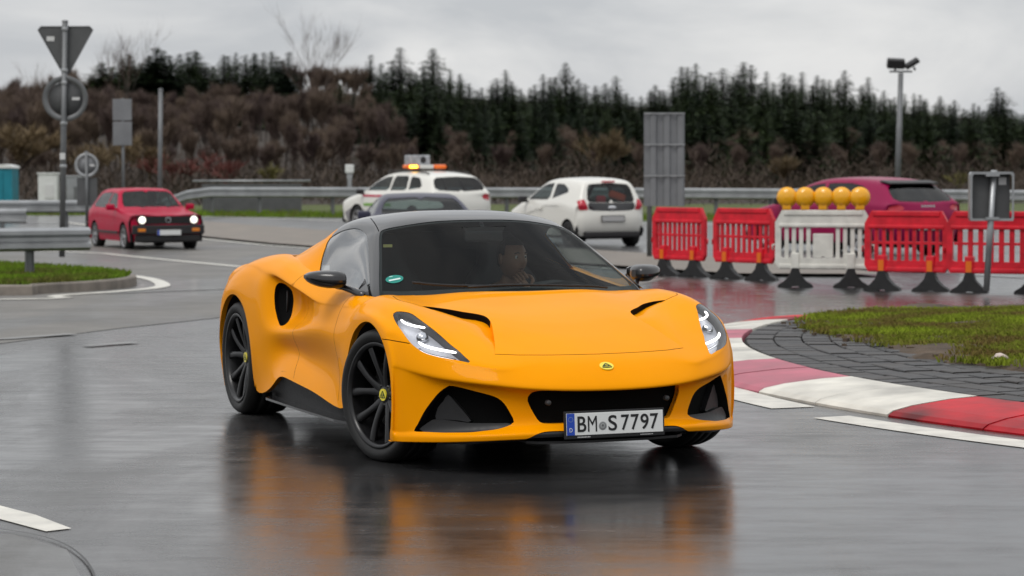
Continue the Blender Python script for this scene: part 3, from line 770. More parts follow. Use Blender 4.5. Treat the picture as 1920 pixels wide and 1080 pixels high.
# --- glasshouse: windscreen, roof, side windows and buttresses (columns: 0, .25, .42, .56 | pillar in, pillar out | side mid, sill)
G = [
 [(-.06, 0, .785), (-.075, .25, .783), (-.125, .45, .78), (-.23, .64, .775), (-.345, .762, .772), (-.41, .79, .770), (-.43, .80, .765), (-.45, .81, .75)],
 [(-.16, 0, .842), (-.175, .25, .840), (-.225, .45, .836), (-.325, .63, .828), (-.385, .752, .830), (-.455, .782, .826), (-.475, .79, .81), (-.49, .81, .76)],
 [(-.335, 0, .940), (-.35, .25, .937), (-.40, .435, .927), (-.475, .60, .912), (-.528, .705, .916), (-.60, .742, .905), (-.635, .772, .86), (-.65, .81, .77)],
 [(-.565, 0, 1.062), (-.58, .24, 1.058), (-.62, .405, 1.045), (-.675, .545, 1.027), (-.71, .640, 1.022), (-.785, .688, 1.002), (-.83, .745, .915), (-.85, .81, .78)],
 [(-.785, 0, 1.166), (-.795, .23, 1.162), (-.825, .375, 1.147), (-.865, .495, 1.130), (-.89, .580, 1.118), (-.965, .642, 1.085), (-1.01, .728, .957), (-1.03, .81, .80)],
 [(-.875, 0, 1.205), (-.88, .22, 1.201), (-.905, .355, 1.187), (-.935, .468, 1.169), (-.955, .551, 1.150), (-1.04, .624, 1.112), (-1.11, .722, .975), (-1.13, .81, .82)],
 [(-1.02, 0, 1.240), (-1.02, .22, 1.236), (-1.035, .35, 1.224), (-1.06, .455, 1.207), (-1.08, .540, 1.183), (-1.15, .615, 1.135), (-1.22, .718, .99), (-1.24, .81, .84)],
 [(-1.25, 0, 1.254), (-1.25, .22, 1.250), (-1.26, .35, 1.238), (-1.27, .455, 1.220), (-1.28, .545, 1.200), (-1.31, .622, 1.155), (-1.35, .720, .995), (-1.37, .81, .86)],
 [(-1.50, 0, 1.243), (-1.50, .22, 1.238), (-1.50, .35, 1.226), (-1.49, .46, 1.215), (-1.485, .555, 1.188), (-1.485, .64, 1.135), (-1.50, .738, .995), (-1.51, .81, .88)],
 [(-1.75, 0, 1.205), (-1.75, .22, 1.198), (-1.74, .35, 1.183), (-1.71, .465, 1.17), (-1.69, .565, 1.135), (-1.67, .66, 1.075), (-1.66, .75, .98), (-1.66, .81, .90)],
 [(-2.05, 0, 1.145), (-2.05, .22, 1.135), (-2.03, .35, 1.115), (-2.0, .47, 1.09), (-1.96, .575, 1.05), (-1.92, .67, 1.01), (-1.90, .745, .965), (-1.90, .80, .91)],
 [(-2.45, 0, 1.060), (-2.45, .22, 1.05), (-2.43, .35, 1.03), (-2.40, .46, 1.0), (-2.37, .56, .975), (-2.34, .65, .955), (-2.33, .72, .935), (-2.33, .77, .91)],
 [(-2.95, 0, .965), (-2.95, .22, .96), (-2.94, .35, .95), (-2.93, .46, .935), (-2.92, .55, .915), (-2.91, .62, .90), (-2.90, .68, .885), (-2.90, .72, .87)],
 [(-3.35, 0, .925), (-3.35, .22, .92), (-3.35, .35, .915), (-3.34, .46, .905), (-3.33, .55, .89), (-3.33, .60, .88), (-3.33, .64, .865), (-3.33, .68, .85)],
]
CANOPY = Surf(G, sub=4)
# outlines on the yellow car, car space (left half)
OL = {
 'headlight': [(0.196, 0.876, 0.754), (0.176, 0.865, 0.767), (0.176, 0.854, 0.773), (0.211, 0.819, 0.774), (0.242, 0.792, 0.765), (0.29, 0.776, 0.745), (0.348, 0.755, 0.719), (0.405, 0.734, 0.691), (0.465, 0.714, 0.661), (0.531, 0.696, 0.629), (0.587, 0.675, 0.602), (0.641, 0.662, 0.576), (0.694, 0.65, 0.549), (0.661, 0.693, 0.557), (0.618, 0.746, 0.567), (0.57, 0.794, 0.577), (0.524, 0.828, 0.59), (0.484, 0.851, 0.609), (0.436, 0.871, 0.637), (0.356, 0.884, 0.685), (0.268, 0.886, 0.724)],
 'led_upper': [(0.243, 0.854, 0.751), (0.279, 0.848, 0.739), (0.313, 0.827, 0.73), (0.34, 0.794, 0.722), (0.354, 0.759, 0.716)],
 'led_lower': [(0.449, 0.833, 0.652), (0.476, 0.82, 0.639), (0.508, 0.789, 0.627), (0.54, 0.746, 0.617), (0.563, 0.708, 0.61), (0.58, 0.681, 0.605)],
 'grille': [(0.945, 0.036, 0.41), (0.94, 0.158, 0.412), (0.923, 0.275, 0.416), (0.906, 0.342, 0.418), (0.884, 0.382, 0.416), (0.847, 0.4, 0.398), (0.83, 0.407, 0.372), (0.83, 0.396, 0.341), (0.835, 0.38, 0.309), (0.841, 0.365, 0.281), (0.849, 0.351, 0.262), (0.86, 0.329, 0.253), (0.875, 0.28, 0.251), (0.891, 0.187, 0.252), (0.899, 0.016, 0.255)],
 'valance_edge': [(0.88, 0.44, 0.183), (0.894, 0.416, 0.193), (0.904, 0.391, 0.207), (0.909, 0.349, 0.219), (0.92, 0.299, 0.222), (0.941, 0.208, 0.222), (0.953, 0.04, 0.223)],
 'intake': [(0.485, 0.87, 0.202), (0.5, 0.857, 0.236), (0.526, 0.833, 0.297), (0.554, 0.805, 0.349), (0.586, 0.776, 0.396), (0.614, 0.753, 0.421), (0.639, 0.736, 0.434), (0.676, 0.694, 0.426), (0.72, 0.628, 0.408), (0.759, 0.561, 0.388), (0.774, 0.53, 0.372), (0.783, 0.509, 0.351), (0.792, 0.488, 0.316), (0.802, 0.469, 0.277), (0.805, 0.465, 0.266), (0.804, 0.477, 0.253), (0.8, 0.499, 0.242), (0.786, 0.552, 0.227), (0.762, 0.604, 0.22), (0.723, 0.671, 0.211), (0.635, 0.762, 0.205), (0.543, 0.831, 0.202)],
 'intake_shelf': [(0.501, 0.857, 0.213), (0.527, 0.833, 0.236), (0.557, 0.803, 0.262), (0.608, 0.751, 0.262), (0.691, 0.659, 0.255), (0.758, 0.561, 0.257), (0.801, 0.479, 0.258), (0.798, 0.499, 0.244), (0.782, 0.55, 0.23), (0.758, 0.602, 0.223), (0.717, 0.669, 0.214), (0.63, 0.76, 0.208), (0.541, 0.83, 0.205)],
 'intake_fin': [(0.609, 0.751, 0.382), (0.59, 0.769, 0.351), (0.571, 0.789, 0.323), (0.561, 0.798, 0.283), (0.56, 0.8, 0.264), (0.608, 0.751, 0.264), (0.651, 0.706, 0.262), (0.691, 0.659, 0.259), (0.674, 0.677, 0.289), (0.642, 0.714, 0.338)],
 'vent_fender_edge': [(0.097, 0.688, 0.793), (0.161, 0.625, 0.765), (0.274, 0.59, 0.73), (0.401, 0.562, 0.688), (0.523, 0.534, 0.643), (0.618, 0.523, 0.604), (0.704, 0.528, 0.565)],
 'vent_hood_edge': [(0.704, 0.528, 0.565), (0.586, 0.48, 0.623), (0.463, 0.44, 0.675), (0.345, 0.407, 0.718), (0.27, 0.402, 0.741), (0.224, 0.427, 0.752), (0.171, 0.485, 0.762), (0.1, 0.554, 0.776), (0.075, 0.622, 0.786), (0.097, 0.688, 0.793)],
 'bonnet_front': [(0.666, 0.513, 0.584), (0.684, 0.469, 0.582), (0.708, 0.408, 0.58), (0.735, 0.306, 0.578), (0.749, 0.227, 0.577), (0.758, 0.131, 0.576), (0.761, 0.046, 0.576)],
 'bonnet_side': [(-0.131, 0.764, 0.834), (0.006, 0.785, 0.824), (0.06, 0.77, 0.816), (0.076, 0.738, 0.809), (0.096, 0.688, 0.793)],
 'bumper_seam': [(0.234, 0.947, 0.642), (0.31, 0.934, 0.641), (0.365, 0.911, 0.637), (0.438, 0.874, 0.631)],
 'side_intake': [(-1.867, 0.864, 0.827), (-1.832, 0.844, 0.822), (-1.804, 0.827, 0.806), (-1.778, 0.814, 0.783), (-1.763, 0.81, 0.751), (-1.754, 0.812, 0.72), (-1.742, 0.822, 0.672), (-1.722, 0.842, 0.627), (-1.709, 0.869, 0.599), (-1.728, 0.885, 0.587), (-1.77, 0.89, 0.589), (-1.821, 0.886, 0.614), (-1.864, 0.887, 0.663), (-1.889, 0.887, 0.725), (-1.897, 0.883, 0.777), (-1.891, 0.877, 0.808)],
 'window': [(-1.377, 0.769, 0.924), (-1.437, 0.737, 0.986), (-1.473, 0.704, 1.046), (-1.507, 0.674, 1.089), (-1.456, 0.656, 1.116), (-1.382, 0.637, 1.138), (-1.302, 0.621, 1.152), (-1.216, 0.607, 1.156), (-1.137, 0.602, 1.148), (-1.057, 0.606, 1.132), (-0.958, 0.626, 1.101), (-0.842, 0.659, 1.046), (-0.738, 0.691, 0.992), (-0.656, 0.717, 0.947), (-0.574, 0.742, 0.903), (-0.495, 0.766, 0.859)],
 'roof_seam': [(-1.277, 0.5, 1.212), (-1.149, 0.527, 1.197), (-1.039, 0.546, 1.173), (-0.952, 0.561, 1.146)],
 'buttress_line': [(-1.669, 0.661, 1.074), (-1.535, 0.681, 1.078), (-1.508, 0.67, 1.094)],
}
def mirror_y(P): return [(x, -y, z) for x, y, z in P]
def on(S, pts): return np.array([S.near(p) for p in pts])
def outline(S, key, n, closed=True, smooth=5):
    p = OL[key] if isinstance(key, str) else key
    return on(S, resample(p, n, closed, smooth))
sports = empty('sports_car', (CAR_X, CAR_Y, 0), CAR_YAW - math.pi / 2)
tag(sports, 'yellow low two-seat sports car with black roof on the wet road', 'car')
# ---- outlines on the body sheet
u_head = outline(BODY, 'headlight', 56)
u_grille = outline(BODY, 'grille', 46, False); u_grille = np.concatenate([[[0, u_grille[0, 1]]], u_grille, [[0, u_grille[-1, 1]]]])
u_val = outline(BODY, 'valance_edge', 24, False); u_val = np.concatenate([u_val, [[0, u_val[-1, 1]]]])
u_valp = np.concatenate([u_val, [[0, 0], [u_val[0, 0] + .1, 0]]])
u_int = outline(BODY, 'intake', 60)
u_shelf = outline(BODY, 'intake_shelf', 34); u_fin = outline(BODY, 'intake_fin', 24)
u_vf = outline(BODY, 'vent_fender_edge', 22, False); u_vh = outline(BODY, 'vent_hood_edge', 30, False)
u_vent = np.concatenate([u_vf, u_vh[1:-1]])
u_bf = outline(BODY, 'bonnet_front', 26, False); u_bf = np.concatenate([u_bf, [[0, u_bf[-1, 1] - .012]]])
u_bs = outline(BODY, 'bonnet_side', 14, False)
u_seam = outline(BODY, 'bumper_seam', 10, False)
u_sint = outline(BODY, 'side_intake', 40)
def ribbon(S, uv, w=.0022):
    a = S.offset(uv, w); b = S.offset(uv, -w)
    return np.concatenate([a, b[::-1]])
vc = BODY.near((-.33, 0, .87))[1]
u_bon = np.concatenate([u_bf, [[0, vc]], [[u_bs[0, 0] * .5, vc]], u_bs, u_vh[::-1][1:-1]])
door_f = on(BODY, resample([(-.60, .80, .825), (-.615, .87, .77), (-.62, .91, .67), (-.61, .93, .60), (-.60, .91, .45), (-.585, .92, .32), (-.57, .93, .262)], 22, False, 4))
door_r = on(BODY, resample([(-1.44, .81, .90), (-1.47, .90, .83), (-1.45, .83, .78), (-1.42, .84, .66), (-1.44, .92, .575), (-1.46, .89, .45), (-1.40, .92, .31)], 26, False, 4))
regions = {
 'bonnet': u_bon, 'valance': u_valp, 'headlight': u_head, 'grille': u_grille, 'intake': u_int, 'intake_fin': u_fin, 'intake_shelf': u_shelf,
 'vent': u_vent, 'side_intake': u_sint,
 'gap_a': ribbon(BODY, u_bf), 'gap_b': ribbon(BODY, u_bs), 'gap_c': ribbon(BODY, u_seam), 'gap_d': ribbon(BODY, door_f, .002), 'gap_e': ribbon(BODY, door_r, .002)}
BS = Sheet(BODY, regions, sub=4)
is_ = lambda *n: np.isin(BS.reg, [BS.names.index(q) for q in n])
# doors: the plain sheet between the two shut lines below the window line
u0, v0 = BS.cuv[:, 0], BS.cuv[:, 1]
door_mask = is_('_') & (v0 > np.interp(u0, np.sort(door_f[:, 0]), door_f[np.argsort(door_f[:, 0]), 1])) & (v0 < np.interp(u0, np.sort(door_r[:, 0]), door_r[np.argsort(door_r[:, 0]), 1])) & (u0 > 4)
bumper_mask = is_('_') & (v0 < 12.0)
cabin_hole = (u0 < 3.7) & (v0 > 20.0) & (v0 < BODY.nv - 3.5)        # open under the glasshouse
shell_mask = is_('_') & ~door_mask & ~cabin_hole
BS.make('body_shell', shell_mask, M_paint, sports)
BS.make('bonnet', 'bonnet', M_paint, sports)
for d_ in BS.make('door', door_mask, M_paint, sports, joined=False): pass
BS.make('lower_valance', 'valance', M_black_plastic, sports, off=-.004)
BS.make('inner_shell', (is_('_', 'bonnet', 'valance') & ~cabin_hole & ~((u0 > 8.8) & (v0 < 17))) | is_('gap_a', 'gap_b', 'gap_c', 'gap_d', 'gap_e'), M_under, sports, off=-.012)
# ---- headlights
for sd in (1, -1):
    hl = BS.make('headlight', 'headlight', M_lens, sports, sides=(sd,), off=-.0015)
    BS.make('lamp_housing', 'headlight', M_chrome_dark, hl, sides=(sd,), off=-.05)
    fl = [1, sd, 1]
    m = MB(); m.grid(rim_strip(BODY, u_head, .052, off=-.001) * fl, flip=sd > 0); m.build('lamp_bezel', M_black_plastic, hl)
    def lamp_bar(key, depth, r, mat, name, dz=0):
        uv = outline(BODY, key, 14, False, 4); P = BODY.ev(uv[:, 0], uv[:, 1]) - BODY.nrm(uv[:, 0], uv[:, 1]) * depth
        P = P + np.array([0, 0, dz])
        mm = MB(); mm.tube([tuple(p) for p in P * fl], r, n=8); mm.build(name, mat, hl)
    lamp_bar('led_upper', .018, [.003] + [.0058] * 12 + [.004], M_led, 'running_light')
    lamp_bar('led_lower', .018, [.003] + [.0066] * 12 + [.004], M_led, 'running_light')
    lamp_bar('led_lower', .040, .016, M_chrome, 'reflector', -.028)
    lamp_bar('led_upper', .040, .018, M_chrome, 'reflector', -.034)
    uvc = np.stack([np.linspace(.25, .75, 3)] * 2, 1)
    pu = u_head.mean(0); pc = (BODY.ev(pu[0], pu[1]) - BODY.nrm(pu[0], pu[1]) * .034) * fl
    m = MB(); m.lathe([(.0, .018), (.012, .016), (.022, .008), (.026, -.004), (.030, -.006), (.030, -.02)], n=20, axis='X', c=tuple(pc)); m.build('projector_lens', M_chrome, hl)
# ---- central grille, intakes
m = MB(); m.grid(np.concatenate([rim_strip(BODY, u_grille, .045, closed=False, push=(-1, 0, 0))], 0), flip=True)
m.grid(rim_strip(BODY, u_grille, .045, closed=False, push=(-1, 0, 0)) * [1, -1, 1])
m.build('grille_surround', M_paint, sports)
gr = BS.make('grille', 'grille', M_black_deep, sports, off=-.04)
for sd in (1, -1):
    m = MB(); m.lathe([(0, .006), (.010, .006), (.0125, .003), (.013, -.02)], n=20, axis='X', c=(.884, .317 * sd, .356)); m.build('parking_sensor', pmat('sensor_grey', (.05, .05, .052), rough=.45), gr)
    m = MB(); fl = [1, sd, 1]
    m.grid(rim_strip(BODY, u_int, .07) * fl, flip=sd > 0)
    it = m.build('intake_surround', M_black_plastic, sports)
    BS.make('intake_mesh', ['intake', 'intake_fin', 'intake_shelf'], M_black_deep, it, sides=(sd,), off=-.065)
    BS.make('intake_shelf', 'intake_shelf', M_black_plastic, it, sides=(sd,), off=-.016)
    m = MB(); m.grid(rim_strip(BODY, u_shelf, .05, off=-.016) * fl, flip=sd < 0); m.build('shelf_edge', M_black_plastic, it)
    BS.make('intake_fin', 'intake_fin', M_black_plastic, it, sides=(sd,), off=-.035)
    m = MB(); m.grid(rim_strip(BODY, u_fin, .03, off=-.035) * fl, flip=sd < 0); m.build('fin_edge', M_black_plastic, it)
    # side intake behind the door
    m = MB(); m.grid(rim_strip(BODY, u_sint, .03) * fl, flip=sd > 0); si = m.build('side_intake', M_black_plastic, sports)
    BS.make('intake_mesh', 'side_intake', M_black_deep, si, sides=(sd,), off=-.028)
    pv = u_sint.mean(0); q = (BODY.ev(pv[0], pv[1]) - BODY.nrm(pv[0], pv[1]) * .016) * fl
    m = MB(); m.tube([(q[0] - .02, q[1], q[2] - .10), (q[0], q[1], q[2]), (q[0] + .01, q[1], q[2] + .09)], .006, n=6); m.build('intake_vane', M_black_plastic, si)
    # bonnet vent: floor falling away from the wing towards the bonnet's edge
    msk = is_('vent'); P, F, N = BS.piece(msk)
    vfP = BODY.ev(u_vf[:, 0], u_vf[:, 1])
    dist = np.min(np.linalg.norm(P[:, None] - vfP[None], axis=2), 1)
    vhP = BODY.ev(u_vh[:, 0], u_vh[:, 1]); dh = np.min(np.linalg.norm(P[:, None] - vhP[None], axis=2), 1)
    w = dist / (dist + dh + 1e-6)
    dep = .036 * w ** 1.2 * np.clip((.71 - P[:, 0]) / .26, .02, 1) * np.clip(dist / .10, 0, 1)
    P2 = P - N * dep[:, None]
    o = mesh_obj('bonnet_vent', P2 * fl, F if sd > 0 else F[:, ::-1], M_paint, sports, True)
    m = MB(); m.grid(rim_strip(BODY, u_vh[14:], .075, closed=False, steps=2) * fl, flip=sd > 0); m.build('vent_wall', M_black_deep, o); m = MB(); m.grid(rim_strip(BODY, u_vh[:15], .06, closed=False, steps=2) * fl, flip=sd > 0); m.build('vent_edge', M_paint, o)
    # thickness of arches and sills
    vv = np.linspace(1.0, BODY.nv - 3.2, 150); e = np.stack([np.full_like(vv, BODY.nu - 1), vv], 1)
    m = MB(); m.grid(rim_strip(BODY, e, .03, closed=False, push=(0, -1, 0), steps=2) * fl, flip=sd > 0); m.build('arch_flange', M_paint, sports)
    # wheel wells
    for c, r in ((FA, FR_ARCH + .006), (RA, RR_ARCH + .006)):
        m = MB()
        an = np.radians(np.linspace(-26, 205 if c is FA else 170, 40)); Yv = [.915, .80, .45]
        Pg = np.array([[(c[0] + r * math.cos(a), y * sd, c[1] + r * math.sin(a)) for a in an] for y in Yv]); m.grid(Pg, flip=sd < 0)
        cw = [(c[0] + r * math.cos(a), .45 * sd, c[1] + r * math.sin(a)) for a in an]
        m.add(cw, [tuple(range(len(cw)))])
        m.build('wheel_well', M_under, sports)
    # sill: black panel under the door and its blade
    vs = np.linspace(BODY.near((-.42, .935, .225))[1], BODY.near((-2.0, .93, .19))[1], 40)
    top = BODY.ev(np.full(40, BODY.nu - 1.0), vs)
    rowsP = [top + [0, -.012, .03], top + [0, -.03, -.004], np.stack([top[:, 0], np.full(40, .875), np.interp(top[:, 0], [-1.95, -.42], [.175, .19]) + .012], 1), np.stack([top[:, 0], np.full(40, .868), np.interp(top[:, 0], [-1.95, -.42], [.15, .15])], 1)]
    m = MB(); m.grid(np.stack(rowsP) * fl, flip=sd > 0); sl = m.build('sill', M_black_plastic, sports)
    m = MB(); bl = [(-.40, .93), (-.55, .955), (-1.2, .962), (-1.85, .955), (-1.96, .90), (-1.96, .80), (-.40, .80)]
    m.prism([(x, y * sd) for x, y in bl], .150, .163); m.build('sill_blade', M_black_gloss, sl)
# ---- floor pan and splitter
m = MB(); m.prism([(.62, -.55), (.62, .55), (.42, .60), (-.42, .55), (-.46, .86), (-1.98, .86), (-2.1, .55), (-3.0, .55), (-3.3, .5), (-3.3, -.5), (-3.0, -.55), (-2.1, -.55), (-1.98, -.86), (-.46, -.86), (-.42, -.55), (.42, -.60)], .140, .165); m.build('floor_pan', M_under, sports)
m = MB(); m.prism([(.935, 0), (.93, -.2), (.89, -.37), (.84, -.42), (.60, -.40), (.60, .40), (.84, .42), (.89, .37), (.93, .2)], .158, .170); m.build('splitter', M_black_plastic, sports)
m = MB(); m.box((.20, 0, .34), (1.0, .85, .38)); m.build('bulkhead', M_under, sports)
# ---- glasshouse
wsu = 4.0
wp = [(0, .3), (wsu, .3), (wsu, 4.55), (wsu - .05, 4.8), (wsu - .2, 4.95), (wsu - .5, 5.0), (0, 5.0)]
wp = np.concatenate([resample(wp[:3], 30), resample(wp[2:], 26)[1:]])
u_win = outline(CANOPY, 'window', 34, False, 4)
u_win = np.concatenate([u_win, on(CANOPY, [(-.50, .80, .79), (-.9, .81, .80), (-1.30, .81, .86)])])
wband = np.concatenate([CANOPY.offset(u_win[:34], .012), u_win[34:]])
bpoly = np.array([(7, 6.6), (6.2, 7.15), (5.6, 7.75), (5.1, 8.1), (4.6, 8.25), (4.1, 8.5), (3.9, 9.2), (3.9, 11.4), (0, 12.0), (0, CANOPY.nv - 1), (7, CANOPY.nv - 1)])
rs = ribbon(CANOPY, outline(CANOPY, 'roof_seam', 12, False), .0025)
CS = Sheet(CANOPY, {'buttress': bpoly, 'windscreen': wp, 'trim': wband, 'window': u_win, 'seam': rs}, sub=5)
CS.make('roof', '_', M_roof, sports)
CS.make('roof_lining', ['_', 'buttress', 'trim'], M_interior, sports, off=-.014)
CS.make('rear_quarter', 'buttress', M_paint, sports)
ws = CS.make('windscreen', 'windscreen', M_glass_ws, sports, off=-.002)
for sd in (1, -1):
    w_ = CS.make('side_window', 'window', M_glass_side, sports, sides=(sd,), off=-.003)
    CS.make('window_trim', 'trim', M_black_plastic, w_, sides=(sd,), off=-.001)
# black print round the windscreen's edge
brd = []
for u in np.linspace(-wsu, wsu, 60): pass
inner = CANOPY.offset(wp[:52], -.0)
m = MB()
a = wp; cen = np.array([1.2, 2.6])
pin = wp.copy(); pin[:, 0] = np.where(pin[:, 0] > .01, pin[:, 0] - .16 * (pin[:, 0] / 4.0), 0); pin[:, 1] = np.where(pin[:, 1] > 4.4, pin[:, 1] - .22 * (pin[:, 1] - 4.2) / .8, pin[:, 1])
pin[:, 1] = np.where(pin[:, 1] < 1.2, 1.28, pin[:, 1])
for sd in (1, -1):
    A = CANOPY.ev(wp[:, 0], wp[:, 1]) - CANOPY.nrm(wp[:, 0], wp[:, 1]) * .004; B = CANOPY.ev(pin[:, 0], pin[:, 1]) - CANOPY.nrm(pin[:, 0], pin[:, 1]) * .004
    m.grid(np.stack([A, B]) * [1, sd, 1])
m.build('windscreen_border', M_black_plastic, ws)
# ---- lettering as flat meshes
_txt_cache = {}
def text_mesh(body, w, h, depth=.001, bold=0.0):
    cu = bpy.data.curves.new('lettering', 'FONT'); cu.body = body; cu.extrude = depth; cu.offset = bold
    ob = bpy.data.objects.new('lettering', cu); COL.objects.link(ob)
    dg = bpy.context.evaluated_depsgraph_get(); dg.update()
    me = bpy.data.meshes.new_from_object(ob.evaluated_get(dg))
    bpy.data.objects.remove(ob)
    co = np.empty(len(me.vertices) * 3); me.vertices.foreach_get('co', co); co = co.reshape(-1, 3)
    lo, hi = co[:, :2].min(0), co[:, :2].max(0)
    co[:, 0] = (co[:, 0] - (lo[0] + hi[0]) / 2) * w / (hi[0] - lo[0]); co[:, 1] = (co[:, 1] - (lo[1] + hi[1]) / 2) * h / (hi[1] - lo[1])
    me.vertices.foreach_set('co', co.ravel()); me.update(); me.materials.clear()
    return me
FACE_X = Matrix(((0, 0, 1), (1, 0, 0), (0, 1, 0)))            # text x->y, y->z, z->x
def put_text(body, w, h, c, M, mat, parent, depth=.001, bold=.0, name='lettering'):
    me = text_mesh(body, w, h, depth, bold); me.materials.append(mat)
    o = link(name, me, parent); o.matrix_local = Matrix.Translation(c) @ M.to_4x4()
    return o
# ---- number plate
pl = empty('licence_plate'); pl.parent = sports; pl.location = (.966, -.003, .2545); pl.rotation_euler = (0, R(-4), 0)
m = MB(); m.box((-.006, 0, -.004), (.012, .535, .136), bev=.004); m.build('plate_holder', M_black_plastic, pl)
m = MB(); m.box((.002, 0, 0), (.006, .515, .107), bev=.002); m.build('plate_panel', M_white_plate, pl)
m = MB(); m.box((.0035, -.2355, 0), (.0045, .042, .106), bev=.0015); m.build('country_band', M_blue_plate, pl)
put_text('D', .015, .020, (.0062, -.2355, -.027), FACE_X, M_white_plate, pl, name='country_letter')
m = MB()
for k in range(12):
    a = 2 * math.pi * k / 12; m.lathe([(.0016, .0059), (.0001, .0061)], n=6, axis='X', c=(0, -.2355 + .0115 * math.cos(a), .024 + .0115 * math.sin(a)))
m.build('star_ring', pmat('plate_stars', (.35, .42, .25), rough=.5), pl)
xc = -.200
def fe(ch, w=.046):
    global xc
    put_text(ch, w, .076, (.0055, xc + w / 2, 0), FACE_X, M_ink, pl, bold=.0 if ch == 'M' else .012, name='plate_letter'); xc += w + .0085
fe('B', .046); fe('M', .048)
m = MB(); m.lathe([(0, .0062), (.020, .0062), (.0215, .0055), (.0215, .004)], n=28, axis='X', c=(0, xc + .022, -.012)); se = m.build('registration_seal', pmat('seal_grey', (.30, .31, .31), rough=.5), pl)
m = MB(); m.lathe([(.014, .0066), (.0165, .0066)], n=24, axis='X', c=(0, xc + .022, -.012)); m.lathe([(0, .0066), (.006, .0066)], n=7, axis='X', c=(0, xc + .022, -.010)); m.build('seal_crest', pmat('seal_dark', (.12, .12, .12), rough=.5), se)
xc += .052
fe('S', .046); xc += .014
for ch in '7797': fe(ch, .0435)
M_print = pmat('holder_print', (.55, .55, .55), rough=.6)
m = MB()
for a, b in ((-.20, -.13), (.135, .205)):
    for k in range(9): m.box((.0005, a + (b - a) * k / 9 + .003, -.0625), (.001, (b - a) / 9 * .7, .006 if a < 0 else .004))
m.build('holder_print', M_print, pl)
# ---- badges: yellow oval with a dark rounded triangle
def badge(c, wx, hz, parent, M, name='badge'):
    b = empty(name); b.parent = parent; b.matrix_local = Matrix.Translation(c) @ M.to_4x4()
    m = MB(); ring = [(wx * math.cos(t), hz * math.sin(t)) for t in np.linspace(0, 2 * math.pi, 28, endpoint=False)]
    m.prism(ring, -.004, .003); m.build('badge_plate', M_badge_y, b)
    tri = [(-.72, -.38), (-.62, -.52), (0, -.60), (.62, -.52), (.72, -.38), (.55, .02), (.16, .56), (0, .66), (-.16, .56), (-.55, .02)]
    m = MB(); m.prism([(x * wx, y * hz) for x, y in tri], .003, .0042); m.build('badge_field', M_badge_g, b)
    put_text('LOTUS', wx * .95, hz * .26, (0, -.30 * hz, .0044), Matrix.Identity(3), M_badge_y, b, .0003, .0, 'badge_lettering')
    m = MB(); m.lathe([(.14 * hz, .0044), (.22 * hz, .0046)], n=12, c=(0, .14 * hz, 0)); m.build('badge_monogram', M_badge_y, b)
nb = BODY.near((.862, 0.0, .525)); nn = Vector(BODY.nrm(nb[0], nb[1])); nn.y = 0; nn.normalize()
pc = BODY.ev(0.0, nb[1]); zz = nn; xx = Vector((0, 1, 0)); yy = zz.cross(xx)
MBADGE = Matrix((xx, yy, zz)).transposed()
badge(Vector(pc) + nn * .003, .037, .027, sports, MBADGE)
